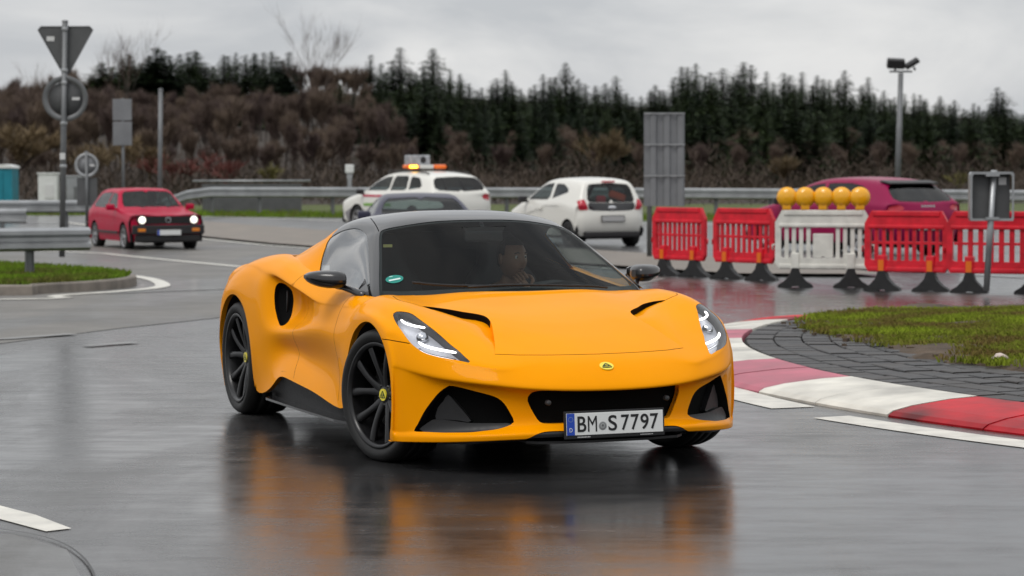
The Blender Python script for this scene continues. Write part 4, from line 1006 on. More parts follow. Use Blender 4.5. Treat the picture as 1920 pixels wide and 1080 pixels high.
# ---- wheels (axis y, outer face towards +y)
def make_wheel(name, rad, w, parent, loc, side, steer=0.0):
    wh = empty(name); wh.parent = parent; wh.location = loc
    wh.rotation_euler = (0, 0, steer + (math.pi if side < 0 else 0))
    rr = .262; h = w / 2
    m = MB(); prof = [(rr - .004, -h * .72), (rr + .012, -h * .90), (rr + .035, -h * 1.0), (rad - .022, -h * .98), (rad - .006, -h * .86), (rad, -h * .66)]
    for g in (-.42, 0.0, .42):
        prof += [(rad + .001, h * g - .007), (rad - .008, h * g - .006), (rad - .008, h * g + .006), (rad + .001, h * g + .007)]
    prof += [(rad, h * .66), (rad - .006, h * .86), (rad - .022, h * .98), (rr + .035, h * 1.0), (rr + .012, h * .90), (rr - .004, h * .72)]
    m.lathe(prof, n=72, axis='Y'); ty = m.build('tyre', M_rubber, wh)
    m = MB(); m.lathe([(rad - .03, h * .965), (rad - .031, h * .985), (rad - .034, h * .985), (rad - .035, h * .965)], n=64, axis='Y'); m.build('sidewall_ring', M_rubber, ty)
    m = MB(); m.lathe([(rr + .004, h * .80), (rr + .010, h * .93), (rr + .006, h * .955), (rr - .008, h * .93), (rr - .014, h * .78), (rr - .020, h * .4), (rr - .03, -h * .1), (rr - .022, -h * .75), (rr + .006, -h * .86)], n=72, axis='Y'); rim = m.build('rim', M_rim, wh)
    # five pairs of spokes
    yh, yr = h * .52, h * .82
    for k in range(5):
        for s_ in (-1, 1):
            a0 = 2 * math.pi * k / 5 + s_ * .16; a1 = 2 * math.pi * k / 5 + s_ * .34
            secs = []
            for t in np.linspace(0, 1, 7):
                r_ = .038 + (rr - .016 - .038) * t; a = a0 + (a1 - a0) * t ** .8
                wd = (.025 - .007 * math.sin(math.pi * min(t * 1.1, 1)) - .002 * t); y = yh + (yr - yh) * t ** 1.6 + .012 * math.sin(math.pi * t); dp = .042 - .014 * t
                cs, sn = math.cos(a), math.sin(a)
                def pt(o, yy): return (r_ * sn + o * cs, yy, r_ * cs - o * sn)
                secs.append([pt(-wd, y - .006), pt(-wd * .45, y), pt(wd * .45, y), pt(wd, y - .006), pt(wd * .8, y - dp), pt(-wd * .8, y - dp), pt(-wd, y - .006)])
            m = MB(); m.grid(np.array(secs), flip=True); m.build('spoke', M_rim, wh)
    m = MB(); m.lathe([(0, yh + .004), (.030, yh + .004), (.052, yh - .002), (.062, yh - .02), (.062, yh - .06)], n=30, axis='Y'); hb = m.build('hub', M_rim, wh)
    for k in range(5):
        a = 2 * math.pi * (k + .5) / 5; m = MB(); m.lathe([(0, yh + .003), (.008, yh + .003), (.009, yh - .02)], n=8, axis='Y', c=(.052 * math.sin(a), 0, .052 * math.cos(a))); m.build('wheel_bolt', M_rim, hb)
    MW = Matrix(((-1, 0, 0), (0, 0, 1), (0, 1, 0)))      # badge on the hub, facing +y
    badge(Vector((0, yh + .007, 0)), .031, .031, wh, MW, 'hub_cap')
    m = MB(); m.lathe([(.075, -.012), (.18, -.012), (.182, 0), (.18, .012), (.075, .012)], n=48, axis='Y', close=True); m.lathe([(.0, .02), (.078, .02), (.085, -.01)], n=24, axis='Y'); m.build('brake_disc', M_disc, wh)
    return wh
STEER = R(14.5)
make_wheel('wheel', .340, .245, sports, (0, .802, .340), 1, STEER)
make_wheel('wheel', .340, .245, sports, (0, -.802, .340), -1, STEER)
make_wheel('wheel', .342, .295, sports, (-2.575, .790, .342), 1)
make_wheel('wheel', .342, .295, sports, (-2.575, -.790, .342), -1)
for sd in (1, -1):
    for x, ang in ((0, 20), (-2.575, 200)):
        m = MB(); an = np.radians(np.linspace(ang - 28, ang + 28, 10)); P_ = []
        for r_ in (.12, .19, .205, .205, .19, .12):
            pass
        prof = [(.115, -.035), (.19, -.035), (.205, -.02), (.205, .02), (.19, .035), (.115, .035)]
        grid = np.array([[(x + r_ * math.cos(a), sd * .78 + yy, .34 + r_ * math.sin(a)) for r_, yy in prof] for a in an]); m.grid(grid); m.add(grid[0], [tuple(range(6))]); m.add(grid[-1], [tuple(range(6))])
        m.build('brake_caliper', M_caliper, sports)
# ---- door mirrors
M_mirror_cap = pmat('mirror_cap_black', (.014, .014, .016), rough=.3, coat=.5, coat_rough=.08)
for sd in (1, -1):
    secs = []; n = 20
    for y, zc, hz, xf, xb in ((.852, .898, .022, -.640, -.70), (.858, .897, .036, -.615, -.735), (.872, .897, .046, -.600, -.765), (.90, .898, .0505, -.598, -.785), (.94, .898, .050, -.615, -.795), (.98, .901, .045, -.640, -.80), (1.01, .905, .036, -.668, -.80), (1.032, .909, .024, -.700, -.795), (1.045, .913, .010, -.735, -.785)):
        ring = []
        for k in range(n):
            t = 2 * math.pi * k / n; cx, sz = math.cos(t), math.sin(t)
            e = .62
            px = math.copysign(abs(cx) ** e, cx); pz = math.copysign(abs(sz) ** .8, sz)
            xm, hx = (xf + xb) / 2, (xf - xb) / 2
            zz_ = zc + hz * pz * (1.0 if pz > 0 else .92)
            ring.append((xm + hx * px, y * sd, zz_))
        secs.append(ring + ring[:1])
    m = MB(); m.grid(np.array(secs), flip=sd > 0); m.add(secs[0][:-1], [tuple(range(n))]); m.add(secs[-1][:-1], [tuple(range(n))])
    mi = m.build('door_mirror', M_mirror_cap, sports)
    m = MB(); m.prism([(y * sd, z) for y, z in ((.865, .868), (.90, .858), (.98, .866), (1.02, .885), (1.025, .915), (.99, .935), (.90, .938), (.868, .925))], -.801, -.795, axis='X'); m.build('mirror_glass', M_mirror, mi)
    # groove between cap and base
    g = [(xf_, y_ * sd, z_) for xf_, y_, z_ in ((-.600, .868, .880), (-.5935, .90, .878), (-.611, .94, .880), (-.637, .98, .888), (-.668, 1.01, .897), (-.70, 1.030, .904))]
    m = MB(); m.tube(g, .0035, n=6); m.build('mirror_groove', M_black_deep, mi)
    m = MB(); arm = [(-.70, .885, .862), (-.655, .862, .858), (-.60, .835, .845), (-.545, .805, .826), (-.50, .785, .812)]
    m.tube([(x, y * sd, z) for x, y, z in arm], [.017, .017, .018, .022, .028], n=10); m.build('mirror_arm', M_black_gloss, mi)
    m = MB(); tri = [(-.42, .79, .825), (-.62, .80, .828), (-.60, .765, .88), (-.585, .758, .905), (-.55, .76, .885)]
    m.add([(x, (y + .006) * sd, z) for x, y, z in tri], [(0, 1, 2, 3, 4) if sd < 0 else (4, 3, 2, 1, 0)]); m.build('mirror_sail', M_black_gloss, mi)
# ---- stickers on the windscreen (thin, on the glass)
def decal(S, c, poly, mat, parent, name, off=.0015, side=1):
    h = S.near(c); p0 = Vector(S.ev(h[0], h[1])); n0 = Vector(S.nrm(h[0], h[1])); t1 = Vector((0, 1, 0)); t1 = (t1 - n0 * t1.dot(n0)).normalized(); t2 = n0.cross(t1)
    if t2.z < 0: t2 = -t2
    V = []
    for a, b in [(0, 0)] + list(poly):
        q = p0 + t1 * a + t2 * b; hh = S.near(q); P = S.ev(hh[0], hh[1]) + S.nrm(hh[0], hh[1]) * off
        V.append((P[0], P[1] * side, P[2]))
    n = len(poly); F = [(0, 1 + i, 1 + (i + 1) % n) for i in range(n)]
    if side < 0: F = [f[::-1] for f in F]
    return mesh_obj(name, V, F, mat, parent)
ell = lambda a, b, n=24: [(a * math.cos(t), b * math.sin(t)) for t in np.linspace(0, 2 * math.pi, n, endpoint=False)]
rect = lambda x0, y0, x1, y1: [(x0, y0), (x1, y0), (x1, y1), (x0, y1)]
st = decal(CANOPY, (-.49, .628, .872), ell(.048, .040), pmat('sticker_green', (.0, .21, .17), rough=.5), ws, 'green_sticker', side=-1)
decal(CANOPY, (-.487, .628, .864), rect(-.032, -.007, .032, .007), pmat('sticker_white', (.6, .72, .7), rough=.5), st, 'sticker_strip', .0025, -1)
decal(CANOPY, (-.515, .640, .885), rect(-.010, -.004, .010, .004), pmat('sticker_pale', (.35, .6, .55), rough=.5), st, 'sticker_print', .0025, -1)
m = MB(); m.box((-.98, -.50, 1.065), (.004, .052, .016)); m.build('paper_tag', pmat('yellow_paper', (.80, .78, .30), rough=.6), sports)
# ---- wipers
for pts in ([(-.20, -.33, .842), (-.205, -.10, .856), (-.20, .25, .855), (-.25, .50, .848)], [(-.27, -.62, .836), (-.225, -.45, .846), (-.20, -.20, .852)]):
    uv = on(CANOPY, resample(pts, 14, False, 4)); P = CANOPY.ev(uv[:, 0], uv[:, 1]) 
    P = np.array([CANOPY.ev(a, b) + CANOPY.nrm(a, b) * .012 for a, b in uv])
    P[:, 1] = np.array([p[1] for p in resample(pts, 14, False, 4)])
    m = MB(); m.tube([tuple(p) for p in P], .007, n=6); m.build('wiper', M_black_plastic, sports)
# ---- cabin
m = MB()
dp = [[(-.10, y, .775), (-.35, y, .815), (-.55, y, .80 + (.045 if .12 < abs(y) < .62 and y > 0 else .02) * 1), (-.66, y, .77), (-.68, y, .60)] for y in (-.74, -.55, -.3, -.1, 0, .12, .22, .36, .5, .62, .74)]
m.grid(np.array(dp), flip=True); m.build('dashboard', M_interior, sports)
m = MB(); m.prism([(.20, .815), (.24, .862), (.36, .875), (.48, .862), (.52, .815)], -.66, -.50, axis='X'); m.build('binnacle', M_interior, sports)
for y in (.36, -.36):
    s_ = empty('seat'); s_.parent = sports; s_.location = (-1.05, y, .28)
    m = MB(); m.box((.05, 0, .02), (.52, .46, .16), bev=.05); m.build('cushion', M_leather, s_)
    prof = [(-.26, .20), (-.21, .23), (-.14, .25), (.10, .24), (.45, .23), (.58, .20), (.66, .13), (.78, .12), (.84, .06)]
    P_ = []
    for z, hw in prof:
        xx_ = -.22 - .20 * (z + .26)
        P_.append([(xx_ - .11, -hw * .8, z), (xx_ - .06, -hw, z), (xx_ + .05, -hw * .95, z), (xx_ + .01, -hw * .55, z), (xx_, 0, z), (xx_ + .01, hw * .55, z), (xx_ + .05, hw * .95, z), (xx_ - .06, hw, z), (xx_ - .11, hw * .8, z), (xx_ - .11, -hw * .8, z)])
    m = MB(); m.grid(np.array(P_)); m.add(P_[-1][:-1], [tuple(range(9))]); m.build('backrest', M_leather, s_)
sw = MB(); sw.v = []
m = MB(); c0 = Vector((-.70, .36, .70)); ax = Vector((-.92, 0, .40)).normalized(); e1 = Vector((0, 1, 0)); e2 = ax.cross(e1)
m.tube([tuple(c0 + (e1 * math.cos(t) + e2 * math.sin(t)) * .175) for t in np.linspace(0, 2 * math.pi, 33)], .015, n=8, cap=False)
m.tube([tuple(c0 - e1 * .17), tuple(c0), tuple(c0 + e1 * .17)], .014, n=6); m.tube([tuple(c0), tuple(c0 - e2 * .17)], .014, n=6); m.build('steering_wheel', M_interior, sports)
m = MB(); m.box((-1.70, 0, .72), (.06, 1.2, .60)); m.box((-1.72, 0, 1.06), (.04, .9, .12)); m.box((-1.2, 0, .20), (1.3, 1.4, .06)); m.box((-.62, 0, .42), (.06, 1.35, .40)); m.build('cabin_tub', M_interior, sports)
m = MB(); m.box((-.80, 0, 1.115), (.03, .22, .06), bev=.012); m.tube([(-.80, 0, 1.13), (-.84, 0, 1.19)], .012); m.build('rear_view_mirror', M_interior, sports)
m = MB(); m.prism([(-.13, 1.17), (.13, 1.17), (.10, 1.13), (-.10, 1.13)], -.80, -.795, axis='X'); m.build('sensor_cover', M_interior, sports)
# ================================================================== the driver
M_skin = pmat('skin', (.28, .15, .10), rough=.5, noise=(25, .08)); M_jacket = pmat('dark_jacket', (.016, .016, .02), rough=.8, noise=(30, .2)); M_hair = pmat('black_hair', (.008, .007, .007), rough=.55); M_eye = pmat('eye_white', (.45, .43, .42), rough=.3); M_dark = pmat('lip_and_iris', (.10, .04, .035), rough=.5)
def skin_mesh(name, verts, edges, radii, root=0, sub=2):
    me = bpy.data.meshes.new(name); me.from_pydata([tuple(v) for v in verts], edges, [])
    ob = bpy.data.objects.new(name, me); COL.objects.link(ob)
    sm = ob.modifiers.new('skin', 'SKIN'); sm.use_smooth_shade = True
    for i, r_ in enumerate(radii):
        d = me.skin_vertices[0].data[i]; d.radius = (r_, r_) if not isinstance(r_, tuple) else r_; d.use_root = (i == root)
    ob.modifiers.new('sub', 'SUBSURF').levels = sub
    dg = bpy.context.evaluated_depsgraph_get(); dg.update()
    out = bpy.data.meshes.new_from_object(ob.evaluated_get(dg)); bpy.data.objects.remove(ob)
    V = np.array([v.co[:] for v in out.vertices]); F = [tuple(p.vertices) for p in out.polygons]
    return V, F
DY = .345
# joints in car space: pelvis, chest, neck, arms, legs
J = dict(pel=(-1.20, DY, .40), bel=(-1.235, DY, .52), che=(-1.275, DY, .66), sho=(-1.285, DY, .765), nek=(-1.275, DY, .825), hed=(-1.255, DY, .90),
 ls=(-1.275, DY + .17, .755), le=(-1.02, DY + .20, .665), lw=(-1.06, DY + .03, .795),
 rs=(-1.275, DY - .17, .755), re=(-1.06, DY - .24, .60), rw=(-.84, DY - .15, .70),
 lh=(-1.15, DY + .09, .39), lk=(-.80, DY + .12, .50), la=(-.55, DY + .08, .28), rh=(-1.15, DY - .09, .39), rk=(-.80, DY - .12, .50), ra=(-.55, DY - .08, .28))
order = list(J); idx = {k: i for i, k in enumerate(order)}
E_ = [(idx[a], idx[b]) for a, b in (('pel', 'bel'), ('bel', 'che'), ('che', 'sho'), ('sho', 'nek'), ('nek', 'hed'), ('sho', 'ls'), ('ls', 'le'), ('le', 'lw'), ('sho', 'rs'), ('rs', 're'), ('re', 'rw'), ('pel', 'lh'), ('lh', 'lk'), ('lk', 'la'), ('pel', 'rh'), ('rh', 'rk'), ('rk', 'ra'))]
RAD = dict(pel=.13, bel=.13, che=.14, sho=.10, nek=.055, hed=.052, ls=.068, le=.045, lw=.027, rs=.068, re=.045, rw=.027, lh=.085, lk=.062, la=.04, rh=.085, rk=.062, ra=.04)
V0, F0 = skin_mesh('body', [J[k] for k in order], E_, [RAD[k] for k in order])
# head, turned a little to the car's left
HC = Vector((-1.215, DY - .01, .972)); yawh = R(16)
bm = bmesh.new(); bmesh.ops.create_uvsphere(bm, u_segments=28, v_segments=22, radius=1.0)
Hv = []
for v in bm.verts:
    x, y, z = v.co; f = max(0, x)                                   # x = face side
    sx, sy, sz = .098, .076, .118
    jaw = max(0, -z); y *= 1 - .28 * jaw ** 1.5; x *= 1 - .12 * jaw * (x < 0)
    px_, py_, pz_ = x * sx, y * sy, z * sz
    g = lambda cy, cz, w, h: math.exp(-((y - cy) / w) ** 2 - ((z - cz) / h) ** 2) * (f > .2)
    px_ += .020 * g(0, -.12, .16, .20) + .010 * g(0, .05, .10, .25)          # nose
    px_ -= .012 * (g(.38, .10, .22, .12) + g(-.38, .10, .22, .12))           # eye sockets
    px_ += .007 * (g(.36, .27, .28, .09) + g(-.36, .27, .28, .09))           # brows
    px_ += .006 * g(0, -.46, .28, .09) - .004 * g(0, -.52, .22, .04) + .008 * g(0, -.80, .30, .14)   # lips, chin
    px_ += .005 * (g(.55, -.15, .2, .2) + g(-.55, -.15, .2, .2))
    Hv.append((px_, py_, pz_))
HF = [tuple(v.index for v in f.verts) for f in bm.faces]; bm.free()
ears = []
def toworld(p): c_, s_ = math.cos(yawh), math.sin(yawh); return (HC.x + p[0] * c_ - p[1] * s_, HC.y + p[0] * s_ + p[1] * c_, HC.z + p[2])
bmv = [tuple(v) for v in V0]; bmf = list(F0); n0 = len(bmv)
bmv += [toworld(p) for p in Hv]; bmf += [tuple(i + n0 for i in f) for f in HF]
for sd in (1, -1):
    n0 = len(bmv); e = [toworld((-.005 + .022 * math.cos(t) * .7, sd * (.075 + .012 * k), .0 + .032 * math.sin(t))) for k in (0, 1) for t in np.linspace(0, 6.283, 10, endpoint=False)]
    bmv += e; bmf += [(n0 + i, n0 + (i + 1) % 10, n0 + 10 + (i + 1) % 10, n0 + 10 + i) for i in range(10)] + [tuple(n0 + 10 + i for i in range(10))]
# hands: palm and five fingers each
def hand(wrist, fwd, up, side, curl):
    w = Vector(wrist); f = Vector(fwd).normalized(); u = Vector(up); u = (u - f * u.dot(f)).normalized(); s_ = f.cross(u) * side
    vs = [w - f * .02, w + f * .035, w + f * .075]; rs = [(.024, .02), (.036, .020), (.036, .016)]; es = [(0, 1), (1, 2)]
    VV, FF = skin_mesh('hand', vs, es, rs, 0, 1); parts = [(VV, FF)]
    for k, (off, ln) in enumerate(((-.030, .062), (-.010, .074), (.010, .078), (.030, .070))):
        b = w + f * .075 + s_ * off; d = f.copy(); pts = [b - f * .015]; cur = b
        for j in range(3):
            ang = curl[j]; d = (d * math.cos(ang) - u * math.sin(ang)).normalized(); pts.append(cur); cur = cur + d * ln * (.46, .32, .22)[j]
        pts.append(cur); parts.append(skin_mesh('finger', pts, [(i, i + 1) for i in range(len(pts) - 1)], [.0095, .0095, .009, .0085, .007], 0, 1))
    tb_ = w + f * .02 + s_ * .03; pts = [tb_, tb_ + (f * .6 + s_ * .7 - u * .2).normalized() * .035, tb_ + (f * .9 + s_ * .5 - u * .5).normalized() * .065, tb_ + (f + s_ * .2 - u * .6).normalized() * .085]
    parts.append(skin_mesh('thumb', pts, [(0, 1), (1, 2), (2, 3)], [.012, .0115, .010, .008], 0, 1))
    return parts
for parts in (hand(J['lw'], (-.25, -.35, .75), (.9, -.2, .3), 1, (.5, .8, .5)), hand(J['rw'], (.75, .2, .5), (-.4, 0, .8), -1, (.6, .8, .6))):
    for VV, FF in parts:
        n0 = len(bmv); bmv += [tuple(v) for v in VV]; bmf += [tuple(i + n0 for i in f) for f in FF]
c_, s_ = math.cos(CAR_YAW - math.pi / 2), math.sin(CAR_YAW - math.pi / 2)
person = mesh_obj('person', bmv, bmf, M_skin, None, True)
person.location = (CAR_X, CAR_Y, 0); person.rotation_euler = (0, 0, CAR_YAW - math.pi / 2)
tag(person, 'driver in a dark jacket with one hand raised to the chin', 'person')
# hair cap
hv = []; hf = []
bm = bmesh.new(); bmesh.ops.create_uvsphere(bm, u_segments=24, v_segments=18, radius=1.0)
keep = {}
for v in bm.verts:
    x, y, z = v.co
    if z > .42 + .25 * max(0, x) or (x < -.05 and z > -.45) or (abs(y) > .8 and z > .15 and x < .35):
        keep[v.index] = len(hv); hv.append(toworld((x * .104, y * .081 * (1 - .1 * max(0, -z)), z * .125)))
for f in bm.faces:
    if all(v.index in keep for v in f.verts): hf.append(tuple(keep[v.index] for v in f.verts))
bm.free(); mesh_obj('hair', hv, hf, M_hair, person, True)
for sd in (1, -1):
    m = MB(); m.lathe([(0, .004), (.008, .003), (.0125, 0)], n=12, axis='X'); m.v = [toworld((a + .0815, b + sd * .029, c + .011)) for a, b, c in m.v]; e_ = m.build('eye', M_eye, person)
    m = MB(); m.lathe([(0, .0055), (.0055, .0045)], n=10, axis='X'); m.v = [toworld((a + .0815, b + sd * .029 + .002, c + .011)) for a, b, c in m.v]; m.build('iris', M_ink, e_)
    m = MB(); m.tube([toworld((.093, sd * .014, .033)), toworld((.095, sd * .029, .038)), toworld((.082, sd * .046, .032))], .0035, n=5); m.build('eyebrow', M_hair, person)
m = MB(); m.tube([toworld((.084, -.022, -.057)), toworld((.0955, 0, -.055)), toworld((.084, .022, -.057))], [.002, .0045, .002], n=6); m.build('lips', M_dark, person)
# jacket over trunk, arms and legs
RJ = {k: v * 1.13 + .006 for k, v in RAD.items()}
JO = [k for k in order if k not in ('hed',)]; ji = {k: i for i, k in enumerate(JO)}
JJ = dict(J); JJ['nek'] = tuple(np.array(J['sho']) * .45 + np.array(J['nek']) * .55)
for a_, b_ in (('lw', 'le'), ('rw', 're')): JJ[a_] = tuple(np.array(J[a_]) * .93 + np.array(J[b_]) * .07)
VJ, FJ = skin_mesh('jacket', [JJ[k] for k in JO], [(ji[order[a]], ji[order[b]]) for a, b in E_ if order[a] in ji and order[b] in ji], [RJ[k] * (1.12 if k == 'nek' else 1) for k in JO])
mesh_obj('jacket', VJ, FJ, M_jacket, person, True)
# ================================================================== other traffic
# car space: x forward, origin on the ground at the car's middle
M_glass_far = glass_mat('tinted_car_glass', (.42, .50, .49), refl=.8)
M_glass_dark = glass_mat('dark_car_glass', (.10, .12, .13), refl=1.0)
M_tail = pmat('tail_light_red', (.40, .008, .025), rough=.15, coat=.6, emit=(1, .02, .06), estr=.06)
M_amber = pmat('amber_lens', (.75, .22, .01), rough=.2, coat=.5)
M_alloy = pmat('silver_alloy', (.45, .45, .46), rough=.3, metal=.8)
M_hub_black = pmat('black_wheel', (.02, .02, .02), rough=.4)
M_lit = pmat('lit_headlamp', (1, .95, .85), emit=(1, .93, .80), estr=1.6)
M_lit_amber = pmat('lit_beacon', (1, .55, .05), emit=(1, .55, .04), estr=9.0)
COLS = 10
def traffic_net(W, top, front, rear, belt, low=.20):
    """top: list of (x, z_centre, y_edge, z_edge) from bonnet's front edge to tail's top edge; front/rear: [(x, z)] from bottom up"""
    rows = []
    def side_cols(x, ye, ze, zb):
        # centre .. edge given; now glass mid, belt, shoulder, mid, low, sill
        return [((ye + W * .965) / 2 + .012, (ze + zb) / 2), (W * .965, zb), (W * .995, zb - .09), (W, .58), (W * .985, .34), (W * .955, low)]
    def face(profile, sgn, ztop, n_to):
        out = []
        nz = len(profile)
        for i, (x, z) in enumerate(profile):
            t = (i + .5) / nz; xe = x - sgn * (.11 + .05 * t)
            r = []
            for f, b in ((0, 0), (.35, .012), (.65, .035), (.84, .075), (.94, .13)): r.append((x - sgn * b, W * .97 * f, z))
            c = np.array(r[-1]); e = np.array([xe, W * .96, low]); mid = np.array([x - sgn * .15, W * .985, z - (z - low) * .10])
            for s_ in (.16, .36, .58, .80, 1.0):
                q = (1 - s_) ** 2 * c + 2 * s_ * (1 - s_) * mid + s_ * s_ * e; r.append(tuple(q))
            out.append(r)
        return out
    rows += face(front, 1, top[0][1], 0)
    nt = len(top); xF = max(q[0] for q in front) - .17; xR = min(q[0] for q in rear) + .17
    for it, (x, zc, ye, ze) in enumerate(top):
        xs_ = min(max(x, xR + .025 * (nt - 1 - it)), xF - .025 * it)
        zb = float(np.interp(-x, [-b[0] for b in belt], [b[1] for b in belt]))
        zb = min(zb, ze - .004)
        r = [(x, 0, zc), (x, ye * .4, zc - .006), (x, ye * .75, zc - .3 * (zc - ze)), (x, ye, ze)]
        sc_ = side_cols(x, ye, ze, zb); r += [(x + (xs_ - x) * min(1, .35 + .35 * k_), y, z) for k_, (y, z) in enumerate(sc_)]
        rows.append(r)
    rows += [r for r in reversed(face(rear, -1, top[-1][1], 0))]
    return Surf(rows, sub=3)
def small_wheel(rad, w, mat, parent, loc, side, steer=0.0, spokes=5):
    wh = empty('wheel'); wh.parent = parent; wh.location = loc; wh.rotation_euler = (0, 0, steer + (math.pi if side < 0 else 0))
    h = w / 2; rr = rad * .70
    m = MB(); m.lathe([(rr, -h), (rad * .93, -h), (rad, -h * .7), (rad, h * .7), (rad * .93, h), (rr, h * .95), (rr - .01, h * .7)], n=32, axis='Y'); m.build('tyre', M_rubber, wh)
    m = MB(); m.lathe([(rr, h * .9), (rr - .02, h * .85), (rr - .03, h * .3), (.0, h * .25)], n=32, axis='Y'); m.build('rim', M_hub_black, wh)
    m = MB()
    for k in range(spokes):
        a = 2 * math.pi * k / spokes; m.box((rr * .48 * math.sin(a), h * .62, rr * .48 * math.cos(a)), (rr * .30, h * .4, rr * .95), rot=Matrix.Rotation(a, 3, 'Y'))
    m.lathe([(rr + .004, h * .93), (rr - .012, h * .98), (rr - .03, h * .8)], n=32, axis='Y'); m.lathe([(0, h * .9), (rr * .25, h * .85), (rr * .28, h * .4)], n=16, axis='Y')
    m.build('wheel_trim', mat, wh)
def build_car(name, label, loc, heading, W, top, front, rear, belt, axles, wheel_r, paint, glass, side_glass, ws, rw, lights, extra=None, wheel_mat=None, low=.20, arch_r=None, arch_mat=None, wheels_y=None, category='car'):
    root = empty(name, loc, heading); tag(root, label, category)
    S = traffic_net(W, top, front, rear, belt, low)
    S.vw = S.view
    reg = {}
    def vback(pts):
        r = []
        for p in pts:
            h = S.hit((-6, p[0], p[1]), (1, 0, 0))
            if h is not None: r.append(h)
        return np.array(r)
    names = {}
    for i, (ax, pts, key, mat, off, pname, mirror_) in enumerate(ws + rw + side_glass + lights):
        p = resample(pts, max(16, len(pts) * 3), True)
        uv = vback(p) if ax == '-x' else S.view(p, ax)
        if len(uv) < 5: continue
        nm = '%s%d' % (key, i); reg[nm] = uv; names[nm] = (mat, off, pname, mirror_)
    ar = arch_r or wheel_r + .05
    for i, ax_ in enumerate(axles):
        t = np.linspace(0, 2 * math.pi, 40, endpoint=False); c = [(ax_ + ar * math.cos(a), max(wheel_r + ar * math.sin(a), low + .004)) for a in t]
        reg['arch%d' % i] = S.view(c, 'y')
    sh = Sheet(S, reg, sub=3)
    drop = [k for k in reg if k.startswith('arch')]
    sh.make('body_shell', '_', paint, root)
    for nm, (mat, off, pname, mirror_) in names.items():
        if mirror_ == 'both': sh.make(pname, nm, mat, root, off=off)
        else:
            for o in sh.make(pname, nm, mat, root, off=off, joined=False): pass
    # dark cabin, wells and floor
    sh.make('cabin_lining', [k for k in sh.names if k == '_'], M_interior, root, off=-.03)
    xs = [t[0] for t in top]
    m = MB(); m.box(((xs[0] + xs[-1]) / 2, 0, .30), (abs(xs[0] - xs[-1]) * .96, W * 1.3, .25)); m.build('floor_pan', M_under, root)
    zbm = min(b[1] for b in belt)
    ct = (axles[0] + axles[-1]) / 2
    for yy in (.36, -.36):
        for xx in (ct + .12, ct - .75):
            m = MB(); m.box((xx, yy, zbm - .18), (.16, .46, .55), bev=.05); m.box((xx - .04, yy, zbm + .20), (.09, .26, .18), bev=.04); m.build('seat', M_interior, root)
    m = MB(); m.box((ct + .75, 0, zbm - .12), (.4, W * 1.7, .2), bev=.05); m.build('dashboard', M_interior, root)
    m = MB()
    for ax_ in axles:
        for sd in (1, -1):
            an = np.radians(np.linspace(-10, 190, 20)); m.grid(np.array([[(ax_ + ar * math.cos(a), y * sd, wheel_r + ar * math.sin(a)) for a in an] for y in (W * .97, W * .55)]), flip=sd < 0)
            m.add([(ax_ + ar * math.cos(a), W * .55 * sd, wheel_r + ar * math.sin(a)) for a in an], [tuple(range(20))])
    m.build('wheel_wells', M_under, root)
    for ax_ in axles:
        for sd in (1, -1): small_wheel(wheel_r, .19, wheel_mat or M_alloy, root, (ax_, sd * (W - .10), wheel_r), sd)
    if extra: extra(root, S)
    return root
def on_surf(S, x, y, z, axis):
    h = {'x': S.hit((6, y, z), (-1, 0, 0)), '-x': S.hit((-6, y, z), (1, 0, 0)), 'y': S.hit((x, 6, z), (0, -1, 0)), 'z': S.hit((x, y, 6), (0, 0, -1))}[axis]
    return S.ev(h[0], h[1])
def heading_of(a): return R(a) - math.pi / 2            # a: degrees from 'towards the camera' (0) turning to the right
def side_mirror(root, x, y, z, mat, sx=.10):
    for sd in (1, -1):
        m = MB(); m.box((x, sd * (y + .10), z), (sx, .20, .13), bev=.04); m.box((x + .02, sd * (y + .01), z - .05), (.05, .12, .04)); m.build('door_mirror', mat, root)
